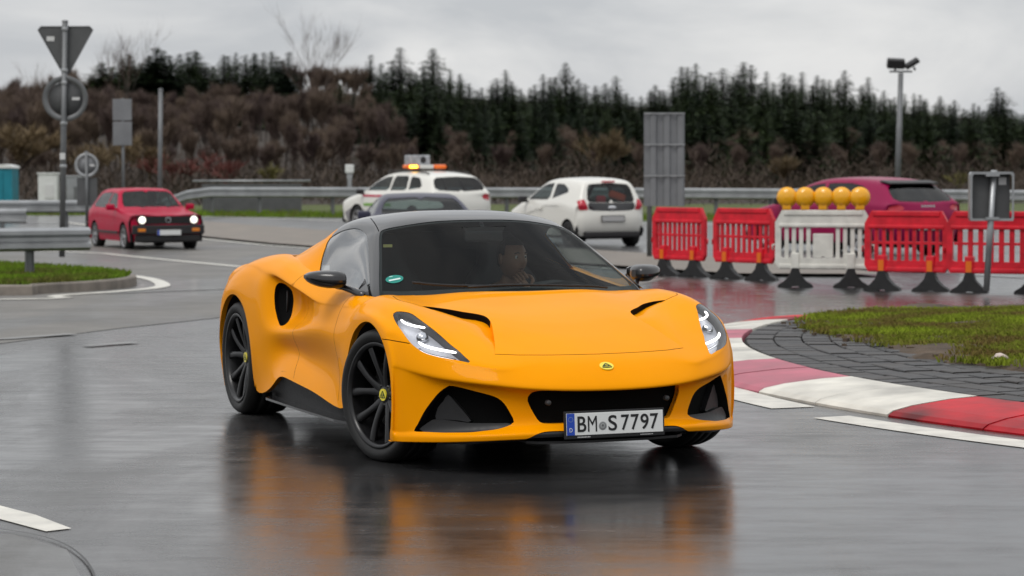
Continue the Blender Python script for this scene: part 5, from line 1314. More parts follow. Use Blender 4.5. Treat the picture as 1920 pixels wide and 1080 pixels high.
# ---------------------------------------------------------------- red hatchback of the eighties
M_red = pmat('raspberry_red_paint', (.42, .002, .036), rough=.4, ior=1.2, coat=.2, coat_rough=.06, noise=(5, .05))
M_bump = pmat('bumper_plastic', (.018, .017, .018), rough=.5)
def hatch_extra(root, S):
    m = MB(); m.box((1.86, 0, .46), (.10, 1.60, .20), bev=.03); m.box((1.80, 0, .27), (.12, 1.45, .16), bev=.04); m.build('front_bumper', M_bump, root)
    m = MB(); m.box((-1.86, 0, .46), (.10, 1.60, .20), bev=.03); m.build('rear_bumper', M_bump, root)
    g = empty('grille'); g.parent = root; g.location = (1.842, 0, .665)
    m = MB(); m.box((0, 0, 0), (.02, 1.34, .165)); m.build('grille_panel', M_bump, g)
    for k in range(5):
        m = MB(); m.box((.014, 0, -.066 + .033 * k), (.012, 1.34, .008)); m.build('slat', M_bump, g)
    m = MB(); m.lathe([(.05, .022), (.062, .026), (.062, .02)], n=20, axis='X'); m.build('emblem', M_chrome, g)
    for sd in (1, -1):
        h = empty('headlight'); h.parent = root; h.location = (1.85, sd * .575, .668)
        m = MB(); m.lathe([(0, .036), (.05, .03), (.076, .012), (.080, -.02)], n=24, axis='X'); m.build('lamp_glass', M_lit, h)
        m = MB(); m.lathe([(.080, -.02), (.088, .012), (.108, .006), (.108, -.03)], n=24, axis='X'); m.build('lamp_ring', M_bump, h)
        m = MB(); m.box((1.905, sd * .60, .455), (.02, .17, .07), bev=.01); m.build('indicator', M_amber, root)
        m = MB(); m.box((-.02, sd * .815, .385), (1.6, .03, .05), bev=.01); m.build('side_moulding', M_bump, root)
    p_ = empty('licence_plate'); p_.parent = root; p_.location = (1.925, 0, .40)
    m = MB(); m.box((0, 0, 0), (.012, .52, .11)); m.build('plate_panel', M_white_plate, p_); m = MB(); m.box((.002, -.235, 0), (.012, .045, .109)); m.build('country_band', M_blue_plate, p_)
    side_mirror(root, .52, .80, .93, M_red)
    for yy in (-.3, .28):
        m = MB(); m.tube([(.82, yy, .93), (.74, yy + .28, .96), (.72, yy + .5, .965)], .012, n=5); m.build('wiper', M_bump, root)
build_car('red_hatchback', 'raspberry red boxy hatchback with lit headlights driving past the guardrail', (-7.77, 50.6, gz(50.6) - .02), heading_of(25), .80,
 [(1.84, .765, .70, .75), (1.72, .79, .72, .775), (1.2, .845, .73, .825), (.80, .90, .73, .875), (.60, .985, .70, .955), (.30, 1.19, .62, 1.155), (.12, 1.30, .585, 1.255), (-.10, 1.335, .575, 1.285), (-.6, 1.345, .57, 1.295), (-1.1, 1.325, .57, 1.275), (-1.36, 1.27, .58, 1.225), (-1.55, 1.12, .62, 1.08), (-1.75, .93, .69, .90), (-1.83, .86, .71, .835)],
 [(1.80, .20), (1.83, .36), (1.85, .52), (1.85, .68), (1.845, .74)], [(-1.80, .22), (-1.84, .38), (-1.85, .55), (-1.845, .72), (-1.84, .80)],
 [(1.84, .72), (.8, .85), (0, .87), (-1.2, .885), (-1.84, .80)], (1.14, -1.19), .285, M_red, M_glass_far,
 [('y', [(.50, .92), (.16, 1.21), (-.22, 1.25), (-.22, .91)], 'win', M_glass_far, -.004, 'side_window', 'pair'), ('y', [(-.29, .91), (-.29, 1.25), (-1.10, 1.23), (-1.42, .96), (-1.38, .92)], 'win', M_glass_far, -.004, 'side_window', 'pair')],
 [('x', [(-.0, .935), (.64, .935), (.645, .96), (.55, 1.235), (.50, 1.265), (0, 1.285)], 'ws', M_glass_far, -.004, 'windscreen', 'both')],
 [('-x', [(0, 1.25), (.52, 1.22), (.60, .99), (.58, .96), (0, .96)], 'rw', M_glass_far, -.004, 'rear_window', 'both')], [], hatch_extra, M_alloy, low=.20).scale = (.95, .95, .95)
# ---------------------------------------------------------------- small white city car
M_wht = pmat('white_paint', (.72, .71, .66), rough=.3, coat=.6, coat_rough=.06)
def plate_rear(root, x, z, w=.52):
    p_ = empty('licence_plate'); p_.parent = root; p_.location = (x, 0, z)
    m = MB(); m.box((0, 0, 0), (.014, w + .03, .135)); m.build('plate_holder', M_bump, p_)
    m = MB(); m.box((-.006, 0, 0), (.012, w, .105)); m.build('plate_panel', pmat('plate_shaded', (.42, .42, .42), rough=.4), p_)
def city_extra(root, S):
    side_mirror(root, .72, .80, .99, M_bump)
    plate_rear(root, on_surf(S, 0, 0, .60, '-x')[0] - .012, .60)
    m = MB(); m.box((-1.66, 0, .27), (.10, 1.30, .12), bev=.03); m.build('rear_valance', M_bump, root)
    m = MB(); m.box((-1.505, 0, 1.375), (.05, .30, .03), bev=.01); m.build('brake_light', M_tail, root)
    q = on_surf(S, 0, .0, .83, '-x'); m = MB(); m.lathe([(0, -.012), (.05, -.012), (.06, 0)], n=16, axis='X', c=(q[0] - .004, 0, .83)); m.v = [(a, b * 1.6, .83 + (c - .83) * .7) for a, b, c in m.v]; m.build('emblem', M_chrome, root)
    M_or = pmat('orange_vest', (.85, .10, .03), rough=.7); M_rd = pmat('red_cloth', (.60, .02, .04), rough=.7)
    m = MB(); m.box((-1.40, .12, 1.0), (.12, .22, .16), bev=.05); m.build('parcel_shelf_bag', M_rd, root)
    m = MB(); m.box((-1.38, -.28, 1.07), (.10, .40, .16), bev=.06, rot=Matrix.Rotation(.3, 3, 'X')); m.build('parcel_shelf_cloth', M_or, root)
    m = MB(); m.tube([(1.0, .823, .60), (-.2, .825, .86), (-.8, .825, .86)], .004, n=4); m.build('door_shut_line', M_bump, root)
    m = MB(); m.box((.02, .83, .80), (.16, .03, .035), bev=.01); m.build('door_handle', M_wht, root)
build_car('white_city_car', 'small white city hatchback seen from behind with red bag in rear window', (1.35, 51.6, gz(51.6)), heading_of(180 + 26), .807,
 [(1.60, .74, .66, .72), (1.45, .82, .68, .80), (1.15, .92, .70, .895), (.95, .985, .71, .955), (.75, 1.08, .69, 1.045), (.40, 1.28, .63, 1.235), (.10, 1.40, .60, 1.345), (-.25, 1.455, .585, 1.39), (-.8, 1.465, .58, 1.395), (-1.25, 1.43, .575, 1.36), (-1.44, 1.385, .575, 1.325), (-1.52, 1.27, .60, 1.23), (-1.60, 1.05, .66, 1.02), (-1.66, .90, .70, .875)],
 [(1.56, .20), (1.64, .36), (1.68, .50), (1.68, .62), (1.65, .70)], [(-1.60, .24), (-1.67, .36), (-1.71, .50), (-1.715, .66), (-1.695, .80)],
 [(1.6, .70), (.95, .89), (.2, .93), (-.8, .97), (-1.66, .86)], (1.15, -1.19), .275, M_wht, M_glass_far,
 [('y', [(.74, .98), (.40, 1.20), (.10, 1.31), (-.28, 1.345), (-.30, .99)], 'win', M_glass_far, -.004, 'side_window', 'pair'), ('y', [(-.42, 1.01), (-.40, 1.33), (-.75, 1.32), (-1.0, 1.22), (-1.05, 1.15)], 'win', M_glass_dark, -.004, 'side_window', 'pair')],
 [('x', [(0, 1.0), (.64, 1.0), (.59, 1.26), (.54, 1.33), (0, 1.36)], 'ws', M_glass_far, -.004, 'windscreen', 'both')],
 [('-x', [(0, 1.34), (.44, 1.32), (.50, 1.29), (.565, .945), (0, .935)], 'rw', M_glass_far, -.006, 'rear_window', 'both'), ('-x', [(0, .93), (.565, .94), (.54, .80), (.44, .765), (0, .755)], 'rp', M_black_gloss, -.003, 'tailgate_panel', 'both')],
 [('-x', [(.585, .90), (.625, 1.01), (.735, .985), (.765, .86), (.715, .775), (.555, .785)], 'tl', M_tail, .004, 'tail_light', 'pair')], city_extra, M_hub_black, low=.24)
# ---------------------------------------------------------------- white road-service estate with beacon bar
def est_extra(root, S):
    side_mirror(root, 1.05, .88, 1.02, M_bump)
    for sd in (1, -1):
        m = MB(); m.tube([(.30, sd * .60, 1.50), (.15, sd * .60, 1.535), (-.6, sd * .60, 1.545), (-1.45, sd * .59, 1.50), (-1.6, sd * .59, 1.47)], .018, n=6); m.build('roof_rail', M_bump, root)
        m = MB(); m.box((.35, sd * .905, .70), (1.3, .012, .07)); m.build('green_stripe', pmat('stripe_green', (.17, .36, .06), rough=.4), root)
        m = MB(); m.box((.55, sd * .895, .92), (1.0, .012, .05)); m.build('red_stripe', pmat('stripe_red', (.55, .02, .08), rough=.4), root)
    b = empty('beacon_bar'); b.parent = root; b.location = (-.45, 0, 1.64)
    m = MB(); m.box((0, 0, -.05), (.20, 1.15, .03), bev=.01); m.build('bar_base', M_bump, b)
    m = MB(); m.box((0, 0, 0), (.22, .40, .10), bev=.02); m.build('bar_middle', pmat('bar_white', (.62, .62, .6), rough=.4), b)
    for sd in (1, -1):
        m = MB(); m.box((0, sd * .40, 0), (.24, .36, .11), bev=.045); m.build('beacon_lens', pmat('beacon_orange', (.80, .14, .01), rough=.2, coat=.5, emit=(1, .2, .01), estr=.15), b)
    m = MB(); m.box((-.125, .40, .005), (.02, .22, .05), bev=.008); m.build('lit_beacon', M_lit_amber, b)
    r_ = empty('roof_box'); r_.parent = root; r_.location = (-.30, .12, 1.80)
    m = MB(); m.box((0, 0, 0), (.30, .58, .26), bev=.03); m.build('box_shell', pmat('alu_box', (.42, .43, .45), rough=.35, metal=.6, noise=(8, .3)), r_)
    m = MB(); m.lathe([(0, -.165), (.07, -.16), (.085, -.15)], n=16, axis='X', c=(0, -.08, .01)); m.build('speaker', M_bump, r_)
    m = MB(); m.tube([(0, -.36, -.10), (0, -.30, -.12)], .02, n=6); m.build('box_bracket', M_bump, r_)
build_car('white_service_car', 'white road service estate with orange beacon bar and box on the roof', (-2.42, 60.0, gz(60.0)), heading_of(180 + 34), .90,
 [(2.10, .80, .74, .78), (1.95, .88, .77, .86), (1.55, .96, .79, .935), (1.25, 1.02, .80, .985), (1.0, 1.13, .77, 1.09), (.60, 1.35, .70, 1.305), (.25, 1.475, .665, 1.415), (-.15, 1.525, .65, 1.455), (-.8, 1.535, .645, 1.465), (-1.4, 1.50, .64, 1.43), (-1.78, 1.44, .645, 1.375), (-1.92, 1.33, .68, 1.28), (-2.08, 1.12, .74, 1.09), (-2.16, 1.0, .78, .97)],
 [(2.08, .22), (2.18, .38), (2.22, .52), (2.22, .66), (2.18, .76)], [(-2.10, .26), (-2.19, .40), (-2.22, .56), (-2.22, .76), (-2.19, .92)],
 [(2.1, .76), (1.25, .94), (0, 1.0), (-1.2, 1.03), (-2.16, .96)], (1.35, -1.30), .33, M_wht, M_glass_far,
 [('y', [(.98, 1.05), (.60, 1.27), (.25, 1.38), (-.12, 1.41), (-.12, 1.06)], 'win', M_glass_far, -.004, 'side_window', 'pair'), ('y', [(-.20, 1.06), (-.20, 1.415), (-.85, 1.42), (-.95, 1.07)], 'win', M_glass_far, -.004, 'side_window', 'pair'), ('y', [(-1.05, 1.08), (-.96, 1.41), (-1.35, 1.37), (-1.58, 1.18), (-1.56, 1.13)], 'win', M_glass_far, -.004, 'side_window', 'pair')],
 [('x', [(0, 1.07), (.72, 1.07), (.66, 1.32), (.60, 1.39), (0, 1.43)], 'ws', M_glass_far, -.004, 'windscreen', 'both')],
 [('-x', [(0, 1.40), (.56, 1.375), (.66, 1.31), (.72, 1.14), (.66, 1.07), (0, 1.04)], 'rw', M_glass_dark, -.006, 'rear_window', 'both')],
 [('-x', [(.58, .93), (.66, .99), (.80, .96), (.86, .88), (.84, .81), (.60, .86)], 'tl', M_tail, .004, 'tail_light', 'pair'),
  ('y', [(2.12, .26), (2.10, .40), (1.75, .60), (.95, .58), (.8, .50), (-.9, .46), (-.9, .26)], 'gr', pmat('grey_lower_wrap', (.25, .24, .25), rough=.4), .003, 'lower_wrap', 'pair')], est_extra, M_alloy, low=.25)
# ---------------------------------------------------------------- low dark blue roadster behind the yellow car's roof
M_navy = pmat('dark_blue_paint', (.016, .016, .042), rough=.35, coat=.25, coat_rough=.06)
def road_extra(root, S):
    side_mirror(root, .45, .80, .88, M_navy)
    for sd in (1, -1):
        h = empty('headlight'); h.parent = root; h.location = (1.86, sd * .55, .60)
        m = MB(); m.lathe([(0, .03), (.06, .025), (.08, 0)], n=16, axis='X'); m.build('lamp_glass', M_chrome, h)
    m = MB(); m.box((1.93, 0, .42), (.02, .9, .14), bev=.02); m.build('grille_panel', M_bump, root)
build_car('blue_roadster', 'low dark blue car with black soft top half hidden behind the yellow car', (-1.42, 37.0, gz(37.0)), heading_of(8), .83,
 [(1.84, .66, .70, .64), (1.7, .71, .74, .70), (1.2, .79, .76, .775), (.75, .85, .76, .83), (.50, .92, .73, .895), (.20, 1.08, .64, 1.05), (-.02, 1.165, .59, 1.13), (-.25, 1.205, .57, 1.16), (-.6, 1.20, .565, 1.15), (-.95, 1.13, .58, 1.08), (-1.2, 1.0, .62, .96), (-1.35, .90, .68, .88), (-1.6, .87, .70, .85), (-1.84, .82, .70, .80)],
 [(1.82, .20), (1.90, .34), (1.93, .44), (1.93, .54), (1.89, .62)], [(-1.85, .24), (-1.93, .38), (-1.95, .52), (-1.93, .66), (-1.88, .77)],
 [(1.84, .62), (.75, .80), (0, .84), (-1.2, .87), (-1.84, .78)], (1.15, -1.18), .30, M_navy, M_glass_far,
 [('y', [(.46, .90), (.18, 1.02), (-.05, 1.10), (-.60, 1.11), (-.75, .90)], 'win', M_glass_far, -.004, 'side_window', 'pair')],
 [('x', [(0, .90), (.66, .90), (.56, 1.08), (.53, 1.12), (0, 1.15)], 'ws', M_glass_far, -.004, 'windscreen', 'both')],
 [('-x', [(0, 1.12), (.46, 1.08), (.52, .95), (0, .93)], 'rw', M_glass_far, -.004, 'rear_window', 'both')], [], road_extra, M_alloy, low=.2)
# ---------------------------------------------------------------- purple hatchback behind the barriers
M_purple = pmat('magenta_metallic_paint', (.25, .002, .055), rough=.4, ior=1.2, coat=.25, coat_rough=.05)
def pur_extra(root, S):
    side_mirror(root, .95, .88, 1.0, M_bump)
    plate_rear(root, on_surf(S, 0, 0, .55, '-x')[0] - .012, .55)
    q = on_surf(S, 0, 0, .93, '-x')
    m = MB()
    for k in range(5): m.box((q[0] - .004, -.14 + .07 * k, .93), (.006, .05, .035))
    m.build('tailgate_lettering', M_chrome, root)
    m = MB(); m.prism([(-1.52, 1.40), (-1.78, 1.352), (-1.78, 1.335), (-1.52, 1.37)], -.60, .60, axis='Y'); m.build('roof_spoiler', M_bump, root)
build_car('magenta_hatchback', 'dark magenta hatchback with sloping rear window behind the red barriers', (6.42, 45.6, gz(45.6)), heading_of(180 + 33), .905,
 [(2.05, .76, .74, .74), (1.90, .84, .77, .82), (1.5, .93, .79, .905), (1.2, .99, .80, .955), (.95, 1.09, .77, 1.05), (.55, 1.29, .69, 1.245), (.20, 1.405, .65, 1.345), (-.2, 1.455, .635, 1.385), (-.8, 1.46, .63, 1.39), (-1.3, 1.43, .625, 1.36), (-1.62, 1.375, .63, 1.31), (-1.80, 1.26, .67, 1.215), (-2.0, 1.09, .73, 1.06), (-2.10, 1.0, .77, .97)],
 [(2.02, .22), (2.12, .38), (2.16, .50), (2.16, .62), (2.12, .72)], [(-2.05, .26), (-2.14, .40), (-2.18, .56), (-2.19, .76), (-2.15, .92)],
 [(2.05, .72), (1.2, .91), (0, .96), (-1.2, 1.0), (-2.1, .95)], (1.32, -1.28), .335, M_purple, M_glass_dark,
 [('y', [(.92, 1.02), (.55, 1.22), (.20, 1.31), (-.12, 1.34), (-.12, 1.02)], 'win', M_glass_dark, -.004, 'side_window', 'pair'), ('y', [(-.20, 1.02), (-.20, 1.345), (-.85, 1.345), (-1.25, 1.28), (-1.42, 1.12), (-1.3, 1.05)], 'win', M_glass_dark, -.004, 'side_window', 'pair')],
 [('x', [(0, 1.04), (.70, 1.04), (.64, 1.27), (.58, 1.33), (0, 1.37)], 'ws', M_glass_dark, -.004, 'windscreen', 'both')],
 [('-x', [(0, 1.35), (.52, 1.32), (.64, 1.24), (.72, 1.08), (.66, 1.02), (0, 1.0)], 'rw', M_glass_dark, -.006, 'rear_window', 'both')],
 [('-x', [(.56, .90), (.64, .96), (.78, .95), (.87, .90), (.86, .84), (.58, .86)], 'tl', M_tail, .004, 'tail_light', 'pair')], pur_extra, M_alloy, low=.25)
# ================================================================== roadside furniture
M_galv = pmat('galvanised_steel', (.36, .37, .38), rough=.38, metal=.75, noise=(3, .15))
M_galv_dark = pmat('weathered_steel', (.16, .165, .17), rough=.5, metal=.5, noise=(3, .2))
M_sign_back = pmat('sign_back_grey', (.085, .087, .09), rough=.55, noise=(5, .12))
M_sign_alu = pmat('sign_back_aluminium', (.20, .205, .215), rough=.5, metal=.4, noise=(3, .1))
M_stick = pmat('sticker_paper', (.6, .6, .6), rough=.6)
def guardrail(label, pts, zrail, spacing, posts_from=0, ramp=None, name='guardrail', double=False, ground=None):
    """W-beam on posts; pts: (x, y) polyline, ramp: length over which the first end dives to the ground"""
    g = empty(name, (pts[0][0], pts[0][1], gz(pts[0][1]))); tag(g, label, 'guardrail', 'steel guardrails along the roads')
    L = np.concatenate([[0], np.cumsum(np.linalg.norm(np.diff(np.array(pts), axis=0), axis=1))])
    P = resample(pts, max(2, int(L[-1] / .8) + 1)); n = len(P); Ls = np.linspace(0, L[-1], n)
    t = np.gradient(P, axis=0); t /= np.linalg.norm(t, axis=1)[:, None]; nr = np.stack([t[:, 1], -t[:, 0]], 1)
    if np.mean(nr[:, 1]) > 0: nr = -nr            # beam bulges towards the camera
    prof = [(0, .155), (.03, .150), (.080, .115), (.080, .065), (.025, .025), (.025, -.025), (.080, -.065), (.080, -.115), (.03, -.150), (0, -.155)]
    gzf = ground or gz
    def zc(i):
        z = gzf(P[i][1]) + zrail
        if ramp: z -= (zrail - .08) * max(0, 1 - Ls[i] / ramp)
        return z
    off = np.array([P[0][0], P[0][1], gz(pts[0][1])])
    grid = np.array([[(P[i][0] + nr[i][0] * d - off[0], P[i][1] + nr[i][1] * d - off[1], zc(i) + h - off[2]) for d, h in prof] for i in range(n)])
    back = np.array([[(q[0] - nr[i][0] * .004, q[1] - nr[i][1] * .004, q[2]) for q in grid[i]] for i in range(n)])
    m = MB(); m.grid(grid, smooth=False); m.grid(back, smooth=False, flip=True); m.build('beam', M_galv, g)
    d = posts_from
    while d <= L[-1]:
        i = int(round(d / L[-1] * (n - 1)))
        h = zc(i) + .13 - gzf(P[i][1])
        if h > .25:
            q = P[i] - nr[i] * .06; a = math.atan2(t[i][1], t[i][0])
            m = MB(); b0 = len(m.v)
            m.box((q[0] - off[0], q[1] - off[1], gzf(P[i][1]) + h / 2 - .05 - off[2]), (.10, .012, h + .1), a); 
            for s_ in (-1, 1):
                e = q + t[i] * s_ * .05; m.box((e[0] - off[0], e[1] - off[1], gzf(P[i][1]) + h / 2 - .05 - off[2]), (.012, .055, h + .1), a)
            q2 = P[i] - nr[i] * .015; m.box((q2[0] - off[0], q2[1] - off[1], zc(i) - off[2]), (.09, .05, .20), a)
            m.build('post', M_galv_dark, g)
        d += spacing
    return g
# nearest guardrail, on the grass island at the left
guardrail('nearest steel guardrail standing on the grass island at the left', [(-16, 30.5), (-7.2, 31.4), (-5.70, 32.30)], .62, .95, .25, name='guardrail')
# far-left pair
guardrail('long low guardrail at far left in front of the blue toilet cabin', [(-24, 62), (-13.4, 60.3), (-10.4, 60.2)], .66, 2, 1.0)
guardrail('short guardrail below it at far left near the sign post', [(-20, 52.5), (-11.2, 51.2), (-10.3, 51.0)], .66, 2, .6)
guardrail('far guardrail with sloping end behind the white cars', [(-11.6, 75.2), (-9.9, 74.6), (-4.3, 72.9), (8, 68.8), (24, 63.0), (40, 58)], .70, 2.0, 2.4, ramp=1.9)
def pole(m, x, y, z0, z1, r=.035, lean=(0, 0)):
    m.tube([(x, y, z0), (x + lean[0], y + lean[1], z1)], r, n=12); return m
# ---- yield triangle over a round sign, seen from behind
sp = empty('give_way_sign', (-7.70, 41.0, gz(41.0) + .11)); tag(sp, 'back of a triangular give way sign above a round sign on tall post', 'road sign')
LEAN = .10
m = MB(); pole(m, 0, 0, 0, 4.0, .05, (LEAN, 0)); m.lathe([(.056, 4.0), (.05, 4.03), (0, 4.035)], n=12, c=(LEAN, 0, 0)); m.build('post', M_galv_dark, sp)
def tri_plate(c, s, y0, y1):
    h = s * .866; pts = [(-s / 2 + .05, h / 2), (s / 2 - .05, h / 2), (s / 2, h / 2 - .05), (.04, -h / 2), (-.04, -h / 2), (-s / 2, h / 2 - .05)]
    return [(c[0] + x, c[1] + z) for x, z in pts]
m = MB(); m.prism(tri_plate((.095, 3.52), .93, 0, 0), .05, .056, axis='Y'); tp = m.build('triangle_plate', M_sign_back, sp)
for sgn in (1,):
    m = MB(); T_ = tri_plate((.095, 3.52), .93, 0, 0); m.tube([(x, .052, z) for x, z in T_ + T_[:1]], .014, n=6); m.build('plate_rim', M_sign_back, tp)
m = MB(); m.lathe([(0, .05), (.29, .05), (.29, .056), (0, .056)], n=40, axis='Y', c=(.085, 0, 2.70)); rp = m.build('round_plate', M_sign_back, sp)
m = MB(); m.lathe([(.295, .04), (.385, -.03), (.39, .0), (.30, .06)], n=44, axis='Y', c=(.085, 0, 2.70)); m.build('plate_rim', M_galv_dark, rp)
for z, x in ((3.88, .097), (3.18, .08), (2.97, .075), (2.28, .06), (1.55, .04)):
    m = MB(); m.lathe([(.056, z - .03), (.06, z - .02), (.06, z + .02), (.056, z + .03)], n=12, c=(x, 0, 0)); m.build('clamp', M_galv, sp)
m = MB(); m.box((-.16, .046, 3.72), (.13, .006, .08)); m.build('sticker', M_stick, tp); m = MB(); m.box((.26, .046, 2.70), (.13, .006, .05)); m.build('sticker', M_stick, rp)
m = MB(); m.box((.04, -.055, 1.72), (.09, .01, .11)); m.build('sticker', M_stick, sp)
# ---- smaller round sign with a rectangular one under it
s2 = empty('small_round_sign', (-10.45, 59.0, gz(59))); tag(s2, 'small round sign seen from behind above a dark rectangular board', 'road sign')
m = MB(); pole(m, 0, 0, 0, 2.05, .04); m.build('post', M_galv_dark, s2)
m = MB(); m.lathe([(0, .03), (.22, .03), (.22, .036), (0, .036)], n=32, axis='Y', c=(0, 0, 1.70)); q = m.build('round_plate', M_sign_alu, s2)
m = MB(); m.lathe([(.225, .02), (.295, -.02), (.30, .0), (.23, .04)], n=36, axis='Y', c=(0, 0, 1.70)); m.build('plate_rim', M_galv, q); m = MB(); m.box((.13, .026, 1.70), (.12, .006, .05)); m.build('sticker', M_stick, q)
m = MB(); m.box((0, .04, 1.05), (.50, .02, .68), bev=.008); m.build('rectangular_board', M_sign_back, s2)
# ---- grey two-panel board and bare steel pole
s3 = empty('grey_panel_sign', (-10.2, 63.0, gz(63))); tag(s3, 'grey board of two stacked panels on a post seen from behind', 'road sign')
m = MB(); pole(m, 0, .02, 0, 3.4, .04); m.build('post', M_galv_dark, s3)
for z, h in ((3.10, .56), (2.48, .62)):
    m = MB(); m.box((0, -.05, z), (.50, .03, h), bev=.01); m.build('panel', M_sign_alu, s3)
s4 = empty('bare_pole', (-9.55, 65.0, gz(65))); tag(s4, 'bare grey steel pole behind the red hatchback', 'pole')
m = MB(); pole(m, 0, 0, 0, 3.65, .06, (.06, 0)); m.build('shaft', M_galv_dark, s4); m = MB(); m.lathe([(.066, 3.63), (.066, 3.68), (0, 3.70)], n=12, c=(.06, 0, 0)); m.build('cap', M_galv_dark, s4)
# ---- toilet cabin, grey cabinets
M_teal = pmat('teal_plastic', (.010, .20, .27), rough=.4, noise=(3, .12)); M_white_pl = pmat('white_plastic', (.66, .67, .66), rough=.45, noise=(4, .1))
tb = empty('toilet_cabin', (-16.9, 79, gz(79))); tag(tb, 'turquoise portable toilet cabin with white roof', 'toilet cabin')
m = MB(); m.box((0, 0, .72), (1.12, 1.1, 1.44), bev=.03); m.build('cabin_walls', M_teal, tb)
m = MB(); m.box((-.05, -.56, .70), (.62, .03, 1.28), bev=.01); m.build('door', M_teal, tb)
m = MB(); m.box((.54, -.555, .7), (.05, .03, 1.36)); m.box((-.54, -.555, .7), (.05, .03, 1.36)); m.build('corner_post', M_teal, tb)
rf = [(-.60, 1.44), (.60, 1.44), (.56, 1.52), (.3, 1.565), (-.3, 1.565), (-.56, 1.52)]
m = MB(); m.prism(rf, -.60, .60, axis='Y'); m.build('cabin_roof', M_white_pl, tb)
for i, (x, y, w, h, lab) in enumerate(((-15.05, 78, .62, 1.25, 'pale cabinet beside the turquoise toilet cabin'), (-14.25, 78.4, .55, 1.15, 'grey cabinet right of the pale one, behind the sign post'))):
    cb = empty('roadside_cabinet', (x, y, gz(y))); tag(cb, lab, 'cabinet', 'cabinets beside the toilet cabin')
    mt = M_white_pl if i == 0 else M_galv
    m = MB(); m.box((0, 0, h / 2), (w, .4, h), bev=.02); m.build('housing', mt, cb); m = MB(); m.box((0, 0, h + .02), (w + .06, .46, .05), bev=.01); m.build('lid', mt, cb)
    m = MB(); m.box((.05 if i == 0 else .1, -.21, h * .55), (w * .45, .02, h * .35)); m.build('door_panel', M_stick if i == 0 else M_galv_dark, cb)
br = empty('bridge_railing', (-8.4, 77.5, gz(77.5))); tag(br, 'low dark wall with a thin metal handrail behind the red hatchback', 'railing')
m = MB(); m.box((0, 0, .45), (3.2, .12, .95)); m.build('wall_panel', M_sign_back, br); m = MB(); m.tube([(-1.9, -.05, 1.02), (1.9, -.05, 1.02)], .03, n=8); m.build('handrail', M_galv, br)
# ---- small white sensor post on the far guardrail
gp = empty('guide_post', (-4.95, 73.2, gz(73.2))); tag(gp, 'short post with a white capped head above the far guardrail', 'post')
m = MB(); m.box((0, 0, .62), (.12, .10, 1.24)); m.build('shaft', M_galv, gp); m = MB(); m.box((0, 0, 1.22), (.16, .12, .22)); m.build('neck', M_galv, gp); m = MB(); m.box((0, 0, 1.42), (.26, .20, .26), bev=.03); m.build('head', M_white_pl, gp)
# ---- tall board with three corrugated panels
bs = empty('tall_board_sign', (2.44, 42.6, gz(42.6))); tag(bs, 'tall grey sign board of three ribbed panels seen from behind', 'road sign')
m = MB(); pole(m, 0, .05, 0, 2.6, .045); m.build('post', M_galv_dark, bs)
for k in range(3):
    z0 = .94 + k * .552; P = []
    for x in np.linspace(-.10, .62, 25):
        t_ = (x + .10) / .72; dpt = .028 * (1 if (t_ * 3 % 1) < .5 else 0) + .01 * math.sin(t_ * 18)
        P.append((x, dpt))
    m = MB(); m.grid(np.array([[(x, -.03 + d_, z0), (x, -.03 + d_, z0 + .535)] for x, d_ in P]), smooth=False); m.grid(np.array([[(x, .03, z0), (x, .03, z0 + .535)] for x, d_ in P]), smooth=False, flip=True); m.build('ribbed_panel', M_sign_alu, bs)
    m = MB(); m.box((.26, -.045, z0 + .54), (.72, .03, .022)); m.build('cross_rail', M_galv, bs)
# ---- floodlight mast
fl_ = empty('floodlight_mast', (10.75, 66.5, gz(66.5))); tag(fl_, 'grey steel mast with two black floodlights at the right', 'lamp post')
m = MB(); m.tube([(-.10, 0, 0), (.0, 0, 4.1)], [.09, .07], n=14); m.build('mast', M_galv_dark, fl_)
m = MB(); m.box((0, 0, 4.14), (.62, .10, .05)); m.build('cross_arm', M_sign_back, fl_)
for x, a, t_ in ((-.14, -.05, .25), (.30, .55, -.5)):
    f_ = empty('floodlight'); f_.parent = fl_; f_.location = (x, 0, 4.36); f_.rotation_euler = (.35, a * -1.0, 0)
    m = MB(); m.box((0, 0, 0), (.48 if x < 0 else .42, .22, .26 if x < 0 else .12), bev=.03); m.build('lamp_housing', M_bump, f_)
    m = MB(); m.box((0, .12, 0), (.42, .03, .2 if x < 0 else .09)); m.build('lamp_glass', M_sign_back, f_); m = MB(); m.tube([(0, 0, -.12), (0, 0, -.22)], .03, n=6); m.build('bracket', M_bump, f_)
# ---- two box-backed signs on the island
def box_sign(x, y, label, lean=0.0):
    s_ = empty('framed_sign', (x, y, gz(y) + .07)); tag(s_, label, 'road sign', 'box framed signs on the roundabout island')
    m = MB(); m.tube([(-.05, 0, 0), (.03, 0, 1.43)], .038, n=12); m.build('post', M_galv, s_)
    m = MB(); m.box((0, .06, 1.11), (.46, .012, .56), bev=.004); m.build('sign_plate', M_sign_back, s_)
    fr = [(-.25, .83), (.25, .83), (.26, .86), (.26, 1.38), (.24, 1.41), (-.24, 1.41), (-.26, 1.38), (-.26, .86)]
    m = MB()
    for i in range(8):
        a, b = fr[i], fr[(i + 1) % 8]; m.add([(a[0], -.05, a[1]), (b[0], -.05, b[1]), (b[0], .075, b[1]), (a[0], .075, a[1])], [(0, 1, 2, 3)])
        m.add([(a[0] * .9, -.05, 1.12 + (a[1] - 1.12) * .9), (b[0] * .9, -.05, 1.12 + (b[1] - 1.12) * .9), (b[0], -.05, b[1]), (a[0], -.05, a[1])], [(0, 1, 2, 3)])
    m.build('sign_frame', M_galv, s_)
    for z in (.86, 1.37):
        m = MB(); m.box((0, -.03, z), (.16, .10, .03)); m.build('clamp', M_galv, s_)
    m = MB(); m.box((.14, .05, 1.30), (.09, .006, .09)); m.build('sticker', M_stick, s_)
